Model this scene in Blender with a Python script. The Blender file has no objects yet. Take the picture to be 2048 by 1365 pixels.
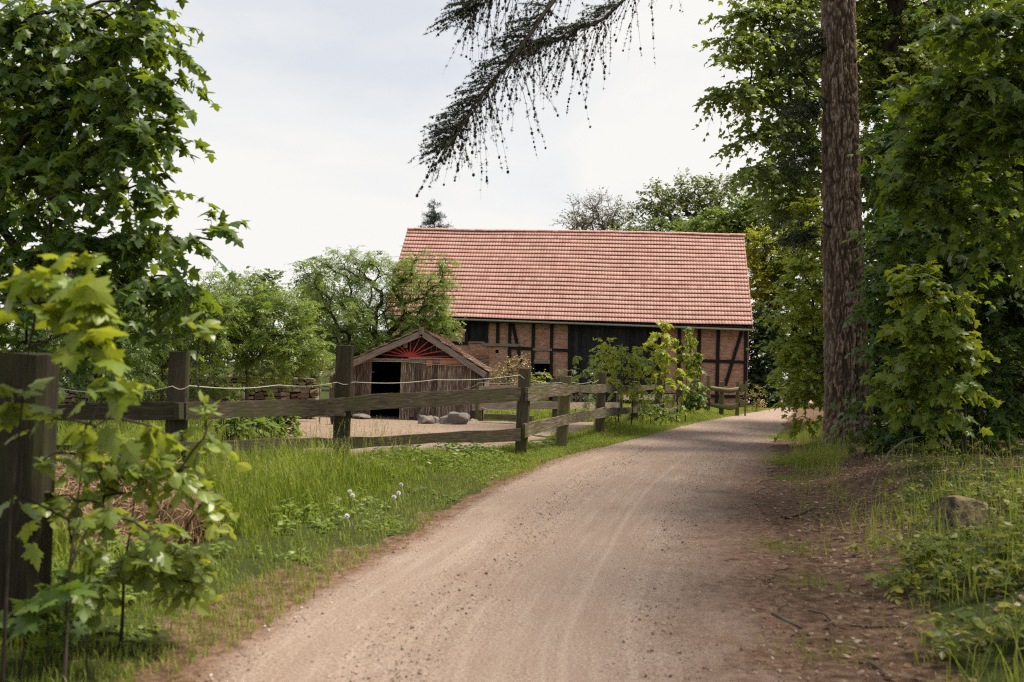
import bpy, math, random
import numpy as np
from mathutils import Vector, Matrix
sc = bpy.context.scene
COL = sc.collection
rng = np.random.default_rng(7)
random.seed(7)

# ------------------------------------------------------------------ camera
FPX, ROLL, PITCH, HC = 1991.0, 0.034, math.atan(57/1991.0), 1.4
FW = np.array([0, math.cos(PITCH), math.sin(PITCH)])
UP0 = np.array([0, -math.sin(PITCH), math.cos(PITCH)])
RT0 = np.array([1.0, 0, 0])
RT = RT0*math.cos(ROLL) + UP0*math.sin(ROLL)
UPV = UP0*math.cos(ROLL) - RT0*math.sin(ROLL)
cd = bpy.data.cameras.new('camera'); cam = bpy.data.objects.new('camera', cd); COL.objects.link(cam)
cd.sensor_width = 36; cd.lens = 35; cd.clip_start = .05; cd.clip_end = 2000
cam.matrix_world = Matrix(((RT[0], UPV[0], -FW[0], 0), (RT[1], UPV[1], -FW[1], 0), (RT[2], UPV[2], -FW[2], HC), (0, 0, 0, 1)))
cd.dof.use_dof = True; cd.dof.focus_distance = 26; cd.dof.aperture_fstop = 2.8
sc.camera = cam

# ------------------------------------------------------------------ light, sky, exposure
SUN_EL, SUN_AZ = math.radians(62), math.radians(84)
sv = Vector((math.sin(SUN_AZ)*math.cos(SUN_EL), math.cos(SUN_AZ)*math.cos(SUN_EL), math.sin(SUN_EL)))
sl = bpy.data.lights.new('sun', 'SUN'); sl.energy = 5.0; sl.angle = math.radians(14); sl.color = (1, .9, .73)
so = bpy.data.objects.new('sun', sl); COL.objects.link(so); so.location = sv*200
so.rotation_euler = sv.to_track_quat('Z', 'Y').to_euler()
sc.view_settings.view_transform = 'Standard'; sc.view_settings.look = 'None'
sc.view_settings.gamma = 1; sc.view_settings.exposure = 0.6
w = bpy.data.worlds.new('World'); sc.world = w; w.use_nodes = True
nt = w.node_tree; N = nt.nodes; L = nt.links; N.clear()
def nd(t, ty, **k):
    n = t.nodes.new(ty)
    for a, b in k.items(): setattr(n, a, b)
    return n
sky = nd(nt, 'ShaderNodeTexSky', sky_type='NISHITA', sun_disc=False, sun_elevation=SUN_EL, sun_rotation=SUN_AZ)
tcw = nd(nt, 'ShaderNodeTexCoord'); mpw = nd(nt, 'ShaderNodeMapping'); mpw.inputs['Scale'].default_value = (1.6, 1.6, 4.5)
mpw.inputs['Location'].default_value = (.35, .2, .55)
L.new(tcw.outputs['Generated'], mpw.inputs[0])
nzw = nd(nt, 'ShaderNodeTexNoise'); nzw.inputs['Scale'].default_value = 1.5; nzw.inputs['Detail'].default_value = 7; nzw.inputs['Roughness'].default_value = .52
nzw.inputs['Distortion'].default_value = .3
L.new(mpw.outputs[0], nzw.inputs['Vector'])
sepw = nd(nt, 'ShaderNodeSeparateXYZ'); L.new(tcw.outputs['Generated'], sepw.inputs[0])
rz = nd(nt, 'ShaderNodeMapRange'); rz.inputs[1].default_value = .12; rz.inputs[2].default_value = .42; rz.inputs[3].default_value = .16; rz.inputs[4].default_value = -.1
L.new(sepw.outputs[2], rz.inputs[0])
adw = nd(nt, 'ShaderNodeMath', operation='ADD'); L.new(nzw.outputs[0], adw.inputs[0]); L.new(rz.outputs[0], adw.inputs[1])
rmp = nd(nt, 'ShaderNodeValToRGB'); rmp.color_ramp.elements[0].position = .34; rmp.color_ramp.elements[0].color = (.66, .66, .66, 1)
rmp.color_ramp.elements[1].position = .6; rmp.color_ramp.elements[1].color = (1, 1, 1, 1)
L.new(adw.outputs[0], rmp.inputs[0])
mxw = nd(nt, 'ShaderNodeMix', data_type='RGBA'); L.new(rmp.outputs[0], mxw.inputs[0]); L.new(sky.outputs[0], mxw.inputs[6])
mxw.inputs[7].default_value = (6.3, 6.2, 6.02, 1)
bgw = nd(nt, 'ShaderNodeBackground'); bgw.inputs[1].default_value = .1; L.new(mxw.outputs[2], bgw.inputs[0])
ow = nd(nt, 'ShaderNodeOutputWorld'); L.new(bgw.outputs[0], ow.inputs[0])
sc.cycles.use_denoising = False; sc.cycles.filter_width = 1.2; sc.cycles.max_bounces = 7; sc.cycles.diffuse_bounces = 3; sc.cycles.transmission_bounces = 4; sc.cycles.glossy_bounces = 2
sc.cycles.transparent_max_bounces = 4; sc.cycles.caustics_reflective = False; sc.cycles.caustics_refractive = False

# ------------------------------------------------------------------ geometry helpers
def ray(px, py):
    d = FW*FPX + RT*(px-1024) - UPV*(py-682.5)
    return d/d[1]
def P(px, py, Y): return np.array([0, 0, HC]) + ray(px, py)*Y
def G(px, py, z=0.):
    r = ray(px, py); return np.array([0, 0, HC]) + r*((z-HC)/r[2])
def ss(a, b, x):
    t = np.clip((np.asarray(x, float)-a)/(b-a), 0, 1); return t*t*(3-2*t)
def _h(ix, iy, iz):
    n = (ix*374761393 + iy*668265263 + iz*2147483647 + 1013) & 0xffffffff
    n = ((n ^ (n >> 13))*1274126177) & 0xffffffff
    return ((n ^ (n >> 16)) & 0xffff)/65535.
def vn(x, y, z=0.):
    x = np.asarray(x, float); y = np.asarray(y, float); z = np.asarray(z, float) + 0*x
    x0 = np.floor(x); y0 = np.floor(y); z0 = np.floor(z)
    fx, fy, fz = x-x0, y-y0, z-z0
    fx = fx*fx*(3-2*fx); fy = fy*fy*(3-2*fy); fz = fz*fz*(3-2*fz)
    a, b, c = x0.astype(np.int64), y0.astype(np.int64), z0.astype(np.int64)
    r = 0
    for i in (0, 1):
        for j in (0, 1):
            for k in (0, 1):
                r = r + _h(a+i, b+j, c+k)*(fx if i else 1-fx)*(fy if j else 1-fy)*(fz if k else 1-fz)
    return r
def fbm(x, y, z=0., o=3):
    return sum(vn(x*2**i+17*i, y*2**i, np.asarray(z)*2**i)*.5**i for i in range(o))/sum(.5**i for i in range(o))
def nrm(v):
    v = np.asarray(v, float); return v/(np.linalg.norm(v, axis=-1, keepdims=True)+1e-9)

class MB:
    """collects faces, builds ONE mesh object"""
    def __init__(s): s.V = []; s.F = []; s.M = []; s.A = []; s.GC = []; s.n = 0; s.smooth = []
    def add(s, V, F, m=0, v=.5, gc=None, smooth=False):
        V = np.asarray(V, float).reshape(-1, 3); s.V.append(V)
        F = np.asarray(F, dtype=np.int64) if not isinstance(F, list) else F
        if isinstance(F, list):
            by = {}
            for f in F: by.setdefault(len(f), []).append(f)
            grp = [np.array(q, dtype=np.int64) for q in by.values()]
        else: grp = [F]
        for g in grp:
            s.F.append(g + s.n); s.M.append(np.full(len(g), m)); s.smooth.append(np.full(len(g), smooth))
        s.A.append(np.broadcast_to(np.asarray(v, float), (len(V),)).copy())
        s.GC.append(V.copy() if gc is None else np.asarray(gc, float).reshape(-1, 3)); s.n += len(V)
    def box(s, x0, x1, y0, y1, z0, z1, m=0, v=.5, along=0):
        V = np.array([[x, y, z] for x in (x0, x1) for y in (y0, y1) for z in (z0, z1)])
        F = [[0, 1, 3, 2], [4, 6, 7, 5], [0, 4, 5, 1], [2, 3, 7, 6], [0, 2, 6, 4], [1, 5, 7, 3]]
        s.add(V, F, m, v, np.roll(V, -along, axis=1) + random.random()*9)
    def bar(s, p0, p1, wd, th, up=(0, 0, 1), m=0, v=.5, seg=6, wav=0., tap=1., off=None):
        """rectangular board p0->p1: wd along 'up', th across; wavy long edges"""
        p0 = np.asarray(p0, float); p1 = np.asarray(p1, float); d = nrm(p1-p0); ln = np.linalg.norm(p1-p0)
        b = nrm(np.cross(d, up)); u = np.cross(b, d); o = random.random()*50 if off is None else off
        R = []; GC = []
        for i in range(seg+1):
            t = i/seg; c = p0+(p1-p0)*t; k = 1+(tap-1)*t
            e1 = (vn(t*ln*1.7+o, .3)-.5)*wav; e2 = (vn(t*ln*1.7+o, 7.3)-.5)*wav
            for (a, q) in ((-.5, -.5), (.5, -.5), (.5, .5), (-.5, .5)):
                R.append(c + u*(a*wd*k + (e1 if a < 0 else e2)) + b*q*th*k); GC.append([t*ln+o, a*wd+o, q*th])
        F = []
        for i in range(seg):
            for j in range(4):
                F.append([i*4+j, i*4+(j+1) % 4, i*4+4+(j+1) % 4, i*4+4+j])
        F += [[3, 2, 1, 0], [seg*4+j for j in range(4)]]
        s.add(R, F, m, v, GC)
    def tube(s, pts, rad, n=6, m=0, v=.5, cap=False):
        pts = np.asarray(pts, float); k = len(pts); rad = np.broadcast_to(np.asarray(rad, float), (k,))
        t = np.gradient(pts, axis=0); t = nrm(t)
        ref = np.array([0, 0, 1.]) if abs(t[:, 2]).mean() < .8 else np.array([1., 0, 0])
        a = nrm(np.cross(t, ref)); b = np.cross(t, a)
        th = np.arange(n)/n*2*math.pi
        V = pts[:, None] + rad[:, None, None]*(a[:, None]*np.cos(th)[None, :, None] + b[:, None]*np.sin(th)[None, :, None])
        i = np.arange(k-1)[:, None]*n; j = np.arange(n)[None]; j2 = (j+1) % n
        F = np.stack([i+j, i+j2, i+n+j2, i+n+j], -1).reshape(-1, 4)
        ln = np.concatenate([[0], np.cumsum(np.linalg.norm(np.diff(pts, axis=0), axis=1))])
        gc = np.stack([np.repeat(ln, n), np.tile(np.cos(th), k)*np.repeat(rad, n), np.tile(np.sin(th), k)*np.repeat(rad, n)], -1) + random.random()*30
        s.add(V.reshape(-1, 3), F, m, v, gc, True)
        if cap:
            s.F.append(np.array([list(range(s.n-n, s.n))])); s.M.append(np.array([m])); s.smooth.append(np.array([False]))
    def build(s, name, mats, parent=None, loc=None):
        me = bpy.data.meshes.new(name)
        V = np.concatenate(s.V); 
        me.vertices.add(len(V)); me.vertices.foreach_set('co', V.astype(np.float32).ravel())
        tot = np.concatenate([np.full(len(f), f.shape[1]) for f in s.F]); li = np.concatenate([f.ravel() for f in s.F])
        me.loops.add(len(li)); me.loops.foreach_set('vertex_index', li.astype(np.int32))
        me.polygons.add(len(tot)); st = np.concatenate([[0], np.cumsum(tot)[:-1]])
        me.polygons.foreach_set('loop_start', st.astype(np.int32))
        me.polygons.foreach_set('material_index', np.concatenate(s.M).astype(np.int32))
        me.polygons.foreach_set('use_smooth', np.concatenate(s.smooth).astype(bool))
        at = me.attributes.new('v', 'FLOAT', 'POINT'); at.data.foreach_set('value', np.concatenate(s.A).astype(np.float32))
        at = me.attributes.new('gc', 'FLOAT_VECTOR', 'POINT'); at.data.foreach_set('vector', np.concatenate(s.GC).astype(np.float32).ravel())
        for m_ in (mats if isinstance(mats, (list, tuple)) else [mats]): me.materials.append(m_)
        me.update(calc_edges=True)
        o = bpy.data.objects.new(name, me); COL.objects.link(o)
        if parent is not None: o.parent = parent
        if loc is not None: o.location = loc
        return o
def thing(name, label, cat, loc=(0, 0, 0), rz=0, group=None):
    o = bpy.data.objects.new(name, None); COL.objects.link(o); o.location = [float(q) for q in loc]; o.rotation_euler = (0, 0, rz)
    o.empty_display_size = .2
    return tag(o, label, cat, group)
def tag(o, label=None, cat=None, group=None, kind=None):
    if label: o['label'] = label
    if cat: o['category'] = cat
    if group: o['group'] = group
    if kind: o['kind'] = kind
    return o

# ------------------------------------------------------------------ materials
def mat(name):
    m = bpy.data.materials.new(name); m.use_nodes = True; t = m.node_tree
    return m, t, t.nodes['Principled BSDF'], t.nodes['Material Output']
def attr(t, nm): return nd(t, 'ShaderNodeAttribute', attribute_name=nm)
def ramp(t, fac, stops, interp='LINEAR'):
    r = nd(t, 'ShaderNodeValToRGB'); r.color_ramp.interpolation = interp; e = r.color_ramp.elements
    while len(e) < len(stops): e.new(.5)
    for i, (p, c) in enumerate(stops): e[i].position = p; e[i].color = (*c, 1)
    t.links.new(fac, r.inputs[0]); return r.outputs[0]
def noise(t, vec, scale, detail=4, rough=.55, sc3=None, dist=0):
    if sc3:
        mp = nd(t, 'ShaderNodeMapping'); mp.inputs['Scale'].default_value = sc3; t.links.new(vec, mp.inputs[0]); vec = mp.outputs[0]
    n = nd(t, 'ShaderNodeTexNoise'); n.inputs['Scale'].default_value = scale; n.inputs['Detail'].default_value = detail
    n.inputs['Roughness'].default_value = rough; n.inputs['Distortion'].default_value = dist
    t.links.new(vec, n.inputs['Vector']); return n.outputs[0]
def mix(t, fac, a, b, bl='MIX'):
    m = nd(t, 'ShaderNodeMix', data_type='RGBA', blend_type=bl)
    for i, q in ((0, fac), (6, a), (7, b)):
        if isinstance(q, (int, float)): m.inputs[i].default_value = q
        elif isinstance(q, tuple): m.inputs[i].default_value = (*q, 1)
        else: t.links.new(q, m.inputs[i])
    return m.outputs[2]
def math_(t, op, a, b=0.):
    m = nd(t, 'ShaderNodeMath', operation=op)
    for i, q in ((0, a), (1, b)):
        if isinstance(q, (int, float)): m.inputs[i].default_value = q
        else: t.links.new(q, m.inputs[i])
    return m.outputs[0]
def bump(t, b, h, st=.4, dist=.01):
    n = nd(t, 'ShaderNodeBump'); n.inputs['Strength'].default_value = st; n.inputs['Distance'].default_value = dist
    t.links.new(h, n.inputs['Height']); t.links.new(n.outputs[0], b.inputs['Normal'])

def m_leaf(name, cols, tcol, trans=.42, rough=.42, spec=.35):
    m, t, b, o = mat(name)
    c = ramp(t, attr(t, 'v').outputs['Fac'], [(i/(len(cols)-1), q) for i, q in enumerate(cols)])
    t.links.new(c, b.inputs['Base Color']); b.inputs['Roughness'].default_value = rough; b.inputs['Specular IOR Level'].default_value = spec
    tr = nd(t, 'ShaderNodeBsdfTranslucent'); t.links.new(mix(t, .55, c, tcol), tr.inputs['Color'])
    mx = nd(t, 'ShaderNodeMixShader'); mx.inputs[0].default_value = trans
    t.links.new(b.outputs[0], mx.inputs[1]); t.links.new(tr.outputs[0], mx.inputs[2]); t.links.new(mx.outputs[0], o.inputs['Surface'])
    return m
def m_wood(name, c0, c1, c2, moss=None, rough=.85, grain=14):
    m, t, b, o = mat(name); g = attr(t, 'gc').outputs['Vector']
    n1 = noise(t, g, 3, 6, .62, (1.2, grain, grain)); n2 = noise(t, g, 2.2, 4)
    c = ramp(t, n1, [(.3, c0), (.5, c1), (.72, c2)])
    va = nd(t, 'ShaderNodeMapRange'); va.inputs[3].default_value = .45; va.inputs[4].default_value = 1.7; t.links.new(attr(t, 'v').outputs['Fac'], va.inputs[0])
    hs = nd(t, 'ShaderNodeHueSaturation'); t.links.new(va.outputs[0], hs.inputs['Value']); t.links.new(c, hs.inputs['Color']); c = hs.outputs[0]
    if moss:
        k = ramp(t, n2, [(.46, (0, 0, 0)), (.66, (1, 1, 1))]); c = mix(t, k, c, moss)
    t.links.new(c, b.inputs['Base Color']); b.inputs['Roughness'].default_value = rough; b.inputs['Specular IOR Level'].default_value = .2
    bump(t, b, n1, .5, .012); return m
def m_plain(name, c, rough=.8, metal=0., var=.25, scale=8):
    m, t, b, o = mat(name); tc = nd(t, 'ShaderNodeTexCoord').outputs['Object']
    n = noise(t, tc, scale, 5)
    t.links.new(ramp(t, n, [(.3, tuple(q*(1-var) for q in c)), (.7, tuple(q*(1+var) for q in c))]), b.inputs['Base Color'])
    b.inputs['Roughness'].default_value = rough; b.inputs['Metallic'].default_value = metal; bump(t, b, n, .3, .01); return m
def m_bark(name, c0, c1, c2, sx=9, sz=1.6):
    m, t, b, o = mat(name); g = attr(t, 'gc').outputs['Vector']
    v = nd(t, 'ShaderNodeTexVoronoi', feature='DISTANCE_TO_EDGE'); v.inputs['Scale'].default_value = 1
    mp = nd(t, 'ShaderNodeMapping'); mp.inputs['Scale'].default_value = (sz*3, sx*2.4, sx*2.4); t.links.new(g, mp.inputs[0]); t.links.new(mp.outputs[0], v.inputs['Vector'])
    n = noise(t, g, 4, 6, .65, (sz, sx, sx))
    h = math_(t, 'ADD', math_(t, 'MULTIPLY', v.outputs[0], .5), n)
    t.links.new(ramp(t, h, [(.35, c0), (.62, c1), (.9, c2)]), b.inputs['Base Color']); b.inputs['Roughness'].default_value = .9
    b.inputs['Specular IOR Level'].default_value = .15; bump(t, b, h, .7, .03); return m

LEAF = dict(
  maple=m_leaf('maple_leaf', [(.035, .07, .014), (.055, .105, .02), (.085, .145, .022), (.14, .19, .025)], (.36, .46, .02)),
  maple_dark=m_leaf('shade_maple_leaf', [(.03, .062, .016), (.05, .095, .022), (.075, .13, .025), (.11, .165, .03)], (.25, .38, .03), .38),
  maple_young=m_leaf('young_maple_leaf', [(.08, .14, .02), (.13, .2, .025), (.2, .26, .03), (.27, .29, .03)], (.55, .58, .03), .45),
  hazel=m_leaf('hazel_leaf', [(.09, .14, .03), (.16, .22, .042), (.25, .31, .06)], (.5, .55, .04), .45, .35, .5),
  elder=m_leaf('elder_leaf', [(.09, .145, .026), (.15, .215, .04), (.235, .295, .06)], (.36, .5, .05), .4),
  grey=m_leaf('greygreen_leaf', [(.075, .115, .045), (.115, .16, .06), (.16, .205, .08)], (.3, .4, .07), .36),
  oak=m_leaf('oak_leaf', [(.08, .11, .035), (.125, .16, .05), (.17, .2, .06)], (.35, .4, .06), .36),
  bud=m_leaf('budding_leaf', [(.13, .12, .08), (.17, .15, .09), (.16, .17, .07)], (.3, .3, .1), .3),
  yellow=m_leaf('yellowgreen_leaf', [(.2, .24, .02), (.3, .33, .025), (.42, .41, .03)], (.5, .52, .02), .4),
  dark=m_leaf('dark_shrub_leaf', [(.02, .045, .012), (.035, .07, .02), (.06, .1, .03)], (.12, .2, .02), .25),
  needle=m_leaf('larch_needle', [(.018, .03, .014), (.028, .046, .02), (.04, .062, .022)], (.06, .09, .025), .22),
  pine=m_leaf('pine_needle', [(.03, .05, .035), (.05, .075, .05)], (.08, .12, .06), .2),
  dry=m_leaf('dry_stem_leaf', [(.3, .23, .1), (.38, .3, .12), (.4, .36, .12)], (.45, .4, .15), .3),
  maple_bright=m_leaf('bright_maple_leaf', [(.1, .17, .03), (.17, .25, .035), (.27, .33, .035), (.36, .36, .04)], (.6, .62, .05), .45),
  maple_light=m_leaf('light_maple_leaf', [(.07, .115, .026), (.115, .17, .034), (.17, .225, .042), (.24, .28, .05)], (.45, .54, .06), .42),
  weed=m_leaf('weed_leaf', [(.05, .08, .016), (.09, .13, .022), (.17, .2, .03), (.32, .29, .045)], (.36, .42, .04), .38),
  grass=m_leaf('grass_blade', [(.06, .095, .014), (.115, .17, .024), (.21, .25, .042), (.36, .32, .12)], (.48, .58, .05), .47, .5, .3),
  litter=m_leaf('fallen_leaf', [(.07, .04, .02), (.22, .13, .07), (.3, .21, .14), (.4, .32, .25)], (.3, .2, .1), .15, .8),
  straw=m_leaf('straw', [(.075, .04, .02), (.2, .12, .06), (.4, .27, .155)], (.4, .28, .14), .15, .7),
)
BARK = m_bark('larch_bark', (.02, .014, .011), (.085, .055, .04), (.2, .14, .1))
TWIG = m_bark('tree_bark', (.02, .016, .012), (.055, .044, .034), (.11, .09, .07))
TWIG_L = m_bark('pale_bark', (.06, .05, .04), (.14, .115, .085), (.24, .2, .15))
WOOD_F = m_wood('fence_wood', (.022, .018, .012), (.08, .066, .046), (.21, .175, .13), (.07, .068, .022))
WOOD_M = m_wood('mossy_wood', (.05, .045, .025), (.1, .09, .05), (.17, .15, .09), (.12, .13, .03))
WOOD_G = m_wood('grey_weathered_wood', (.1, .08, .065), (.21, .17, .14), (.34, .29, .24))
WOOD_S = m_wood('shed_board', (.03, .02, .016), (.13, .095, .075), (.45, .37, .31))
WOOD_D = m_wood('dark_gable_board', (.012, .009, .009), (.025, .019, .018), (.05, .04, .036))
WOOD_B = m_wood('old_shaded_wood', (.014, .011, .008), (.036, .028, .019), (.085, .068, .044), (.036, .037, .014))  # old wood with shade put into its colour, for faces turned from the sun
BLACKW = m_wood('black_timber', (.006, .006, .007), (.011, .011, .012), (.022, .021, .021), None, .75)
RED = m_plain('red_paint', (.42, .035, .03), .6, 0, .3)
METAL = m_plain('grey_gutter_metal', (.5, .51, .52), .5, .2, .1)
STONE = m_plain('field_stone', (.16, .14, .127), .9, 0, .35, 5)
ROPE = m_plain('white_rope', (.45, .43, .38), .8, 0, .1)
DARKP = m_plain('black_plastic', (.012, .012, .014), .5, 0, .2)

# ------------------------------------------------------------------ path edges and terrain
_L = [G(*q) for q in [(1562, 816), (1530, 821), (1480, 829), (1380, 848), (1300, 868), (1200, 893), (1100, 925), (1000, 964), (955, 990), (880, 1035), (800, 1085), (700, 1135), (560, 1215), (430, 1290), (330, 1365)]]
_R = [G(*q) for q in [(1590, 816), (1580, 823), (1572, 850), (1556, 895), (1548, 945), (1540, 1000), (1545, 1075), (1575, 1150), (1610, 1230), (1650, 1300), (1690, 1365)]]
_L = np.array(sorted(_L, key=lambda q: q[1])); _R = np.array(sorted(_R, key=lambda q: q[1]))
def _ext(A, x0, x1): return np.concatenate([[[x0, -8]], A[:, :2], [[x1[0], x1[1]]]]).astype(float)
_L = _ext(_L, -.3, (13.6, 64)); _R = _ext(_R, 2.2, (17.5, 64))
_yd = np.arange(-8, 64.01, .1); _kw = np.hanning(27)[1:-1]; _kw /= _kw.sum()
def _smooth(A):
    v = np.interp(_yd, A[:, 1], A[:, 0]); p = np.pad(v, 12, mode='reflect', reflect_type='odd'); return np.column_stack([np.convolve(p, _kw, 'valid'), _yd])
_L, _R = _smooth(_L), _smooth(_R)
def PL(y): return np.interp(y, _L[:, 1], _L[:, 0])
def PR(y): return np.interp(y, _R[:, 1], _R[:, 0])
def gz(x, y):
    x = np.asarray(x, float); y = np.asarray(y, float)
    d = x-PR(y); far = 1-ss(24, 40, y)
    z = .38*ss(.35, 2.1, d)*far + .25*ss(2.5, 7, d)*far
    dl = PL(y)-x
    z = z + .07*ss(.1, .9, dl)*(1-ss(4, 6, dl))*(1-ss(30, 45, y))
    amp = np.maximum(ss(.1, 1., d), ss(.1, .7, dl)*(1-ss(1.2, 2.6, dl)*ss(10, 13, y)))*(1-ss(50, 90, np.hypot(x, y)))
    z = z + amp*(.10*(fbm(x*.9, y*.9)-.5) + .05*(fbm(x*3.1+5, y*3.1)-.5))
    return z
def GT(px, py):
    r = ray(px, py); o = np.array([0, 0, HC]); t = 2.
    while t < 120:
        p = o+r*t
        if p[2] <= gz(p[0], p[1]): return p
        t += .03
    return o+r*t
def on_g(x, y, dz=0.): return np.array([x, y, float(gz(x, y))+dz])

def grid_lines(a, b, st, lo, hi):
    c = list(np.arange(a, b+1e-6, st)); s = st; q = a; pre = []
    while q > lo: s *= 1.35; q -= s; pre.append(max(q, lo))
    s = st; q = b; post = []
    while q < hi: s *= 1.35; q += s; post.append(min(q, hi))
    return np.array(pre[::-1]+c+post)
gx = grid_lines(-9, 11, .14, -500, 500); gy = grid_lines(2.5, 34, .14, -120, 900)
X, Y = np.meshgrid(gx, gy); Z = gz(X, Y)
FX = lambda y: np.interp(y, [8.8, 12.6, 15.9, 17.75, 21.3, 26.5, 30.5, 32.5, 40], [-2.95, -2.07, .21, .95, 2.0, 3.34, 4.58, 5.6, 8.2])
mb = MB(); n0 = len(gx)
ii = (np.arange(len(gy)-1)[:, None]*n0 + np.arange(n0-1)[None]).ravel()
d = X-PR(Y); dl = PL(Y)-X
DDK = lambda y: np.interp(y, [4, 6, 9, 12], [.25, .45, .75, 1.])
soil = np.clip((1-ss(.8, 2.4, d/DDK(Y)))*(d > -5) + .9*ss(1.5, 4, d)*(1-ss(30, 50, Y))*.8, 0, 1)*(d > -1.5)
soil = np.maximum(soil, (1-ss(.0, .3, dl + .7*(fbm(X*1.6, Y*1.6)-.45)))*(dl > -1.5))
soil = np.maximum(soil, (1-ss(.0, .7, dl+.8*(fbm(X*1.5, Y*1.5)-.5)))*(dl > -1.5)*(1-ss(6, 8, Y)))
mb.add(np.stack([X, Y, Z], -1).reshape(-1, 3), np.stack([ii, ii+1, ii+n0+1, ii+n0], -1), 0, soil.ravel(), None, True)
m, t, b, o = mat('ground_soil_and_turf'); tc = nd(t, 'ShaderNodeTexCoord').outputs['Object']
na = noise(t, tc, 1.1, 6, .6); nb = noise(t, tc, 9, 6, .7); nc = noise(t, tc, 45, 3, .7)
cs = ramp(t, nb, [(.28, (.04, .024, .016)), (.46, (.1, .06, .041)), (.58, (.17, .108, .075)), (.75, (.27, .19, .135))])
cg = ramp(t, na, [(.3, (.03, .04, .012)), (.55, (.055, .07, .02)), (.75, (.09, .09, .034))])
cg = mix(t, math_(t, 'MULTIPLY', nc, .6), cg, (.03, .035, .012))
k = ramp(t, math_(t, 'ADD', attr(t, 'v').outputs['Fac'], math_(t, 'MULTIPLY', math_(t, 'SUBTRACT', nb, .5), .9)), [(.38, (0, 0, 0)), (.62, (1, 1, 1))])
t.links.new(mix(t, k, cg, cs), b.inputs['Base Color']); b.inputs['Roughness'].default_value = .95; b.inputs['Specular IOR Level'].default_value = .1
bump(t, b, math_(t, 'ADD', nb, math_(t, 'MULTIPLY', nc, .5)), .8, .05)
GROUND_M = m
tag(mb.build('ground', GROUND_M), kind='structure')

# path sheet
ys = np.concatenate([np.arange(-6, 24, .08), np.arange(24, 64, .3)]); us = np.linspace(0, 1, 33)
YY, UU = np.meshgrid(ys, us, indexing='ij'); lx = PL(ys); rx = PR(ys)
lx = lx - .16*(fbm(ys*1.3, 3.)-.4) - .1*(fbm(ys*5, 9.)-.5); rx = rx - .05 + .5*(fbm(ys*.9, 31.)-.5) + .34*(fbm(ys*3.5, 39.)-.5)
XX = lx[:, None]+(rx-lx)[:, None]*UU
edge = np.minimum(UU, 1-UU)*2; U0 = (XX-PL(ys)[:, None])/(PR(ys)-PL(ys))[:, None]
ZZ = gz(XX, YY) + .006 + .012*ss(0, .35, edge) - .012*np.exp(-((U0-.3)/.09)**2) - .012*np.exp(-((U0-.72)/.09)**2) + .006*(fbm(XX*4, YY*4)-.5)*ss(0, .2, edge)
mb = MB(); n0 = len(us); ii = (np.arange(len(ys)-1)[:, None]*n0+np.arange(n0-1)[None]).ravel()
gc = np.stack([U0, YY, edge], -1).reshape(-1, 3)
mb.add(np.stack([XX, YY, ZZ], -1).reshape(-1, 3), np.stack([ii, ii+1, ii+n0+1, ii+n0], -1), 0, .5, gc, True)
m, t, b, o = mat('path_gravel'); tc = nd(t, 'ShaderNodeTexCoord').outputs['Object']; g = attr(t, 'gc').outputs['Vector']
sp = nd(t, 'ShaderNodeSeparateXYZ'); t.links.new(g, sp.inputs[0])
na = noise(t, tc, 2.2, 5, .6, (1, .45, 1)); nb = noise(t, tc, 60, 4, .75); nc = noise(t, tc, 14, 5, .7); ne = noise(t, g, 4, 4, .6, (9, .12, 1))
c = ramp(t, nb, [(.25, (.125, .09, .074)), (.5, (.275, .208, .172)), (.72, (.45, .362, .313))])
c = mix(t, ramp(t, na, [(.35, (0, 0, 0)), (.72, (.45, .45, .45))]), c, (.215, .14, .105)); gr = nd(t, 'ShaderNodeMapRange'); gr.inputs[1].default_value = .012; gr.inputs[2].default_value = .0; t.links.new(math_(t, 'ABSOLUTE', math_(t, 'SUBTRACT', sp.outputs[0], .555)), gr.inputs[0]); c = mix(t, math_(t, 'MULTIPLY', gr.outputs[0], .2), c, (.52, .43, .37))
c = mix(t, ramp(t, ne, [(.5, (0, 0, 0)), (.8, (.3, .3, .3))]), c, (.5, .42, .36))
c = mix(t, ramp(t, nc, [(.62, (0, 0, 0)), (.74, (.7, .7, .7))]), c, (.16, .1, .07))
# packed gravel runs down the middle and gives way to trodden brown earth along the right margin and lower edges
e1 = nd(t, 'ShaderNodeMapRange'); e1.inputs[1].default_value = .62; e1.inputs[2].default_value = 1.; t.links.new(sp.outputs[0], e1.inputs[0])
e2 = nd(t, 'ShaderNodeMapRange'); e2.inputs[1].default_value = .09; e2.inputs[2].default_value = 0.; t.links.new(sp.outputs[0], e2.inputs[0])
ev = math_(t, 'ADD', math_(t, 'MAXIMUM', e1.outputs[0], e2.outputs[0]), math_(t, 'MULTIPLY', math_(t, 'SUBTRACT', noise(t, tc, 2.6, 6, .65), .5), 1.1))
fy = nd(t, 'ShaderNodeMapRange'); fy.inputs[1].default_value = 26; fy.inputs[2].default_value = 12; t.links.new(sp.outputs[1], fy.inputs[0])
k = math_(t, 'MULTIPLY', ramp(t, ev, [(.2, (0, 0, 0)), (.8, (1, 1, 1))]), fy.outputs[0])
c = mix(t, k, c, ramp(t, nc, [(.35, (.075, .042, .028)), (.5, (.15, .09, .062)), (.7, (.26, .17, .12))]))
t.links.new(c, b.inputs['Base Color']); b.inputs['Roughness'].default_value = .95; b.inputs['Specular IOR Level'].default_value = .12
bump(t, b, math_(t, 'ADD', nb, nc), .7, .018)
PATH_M = m
tag(mb.build('path', PATH_M), kind='structure')

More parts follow.
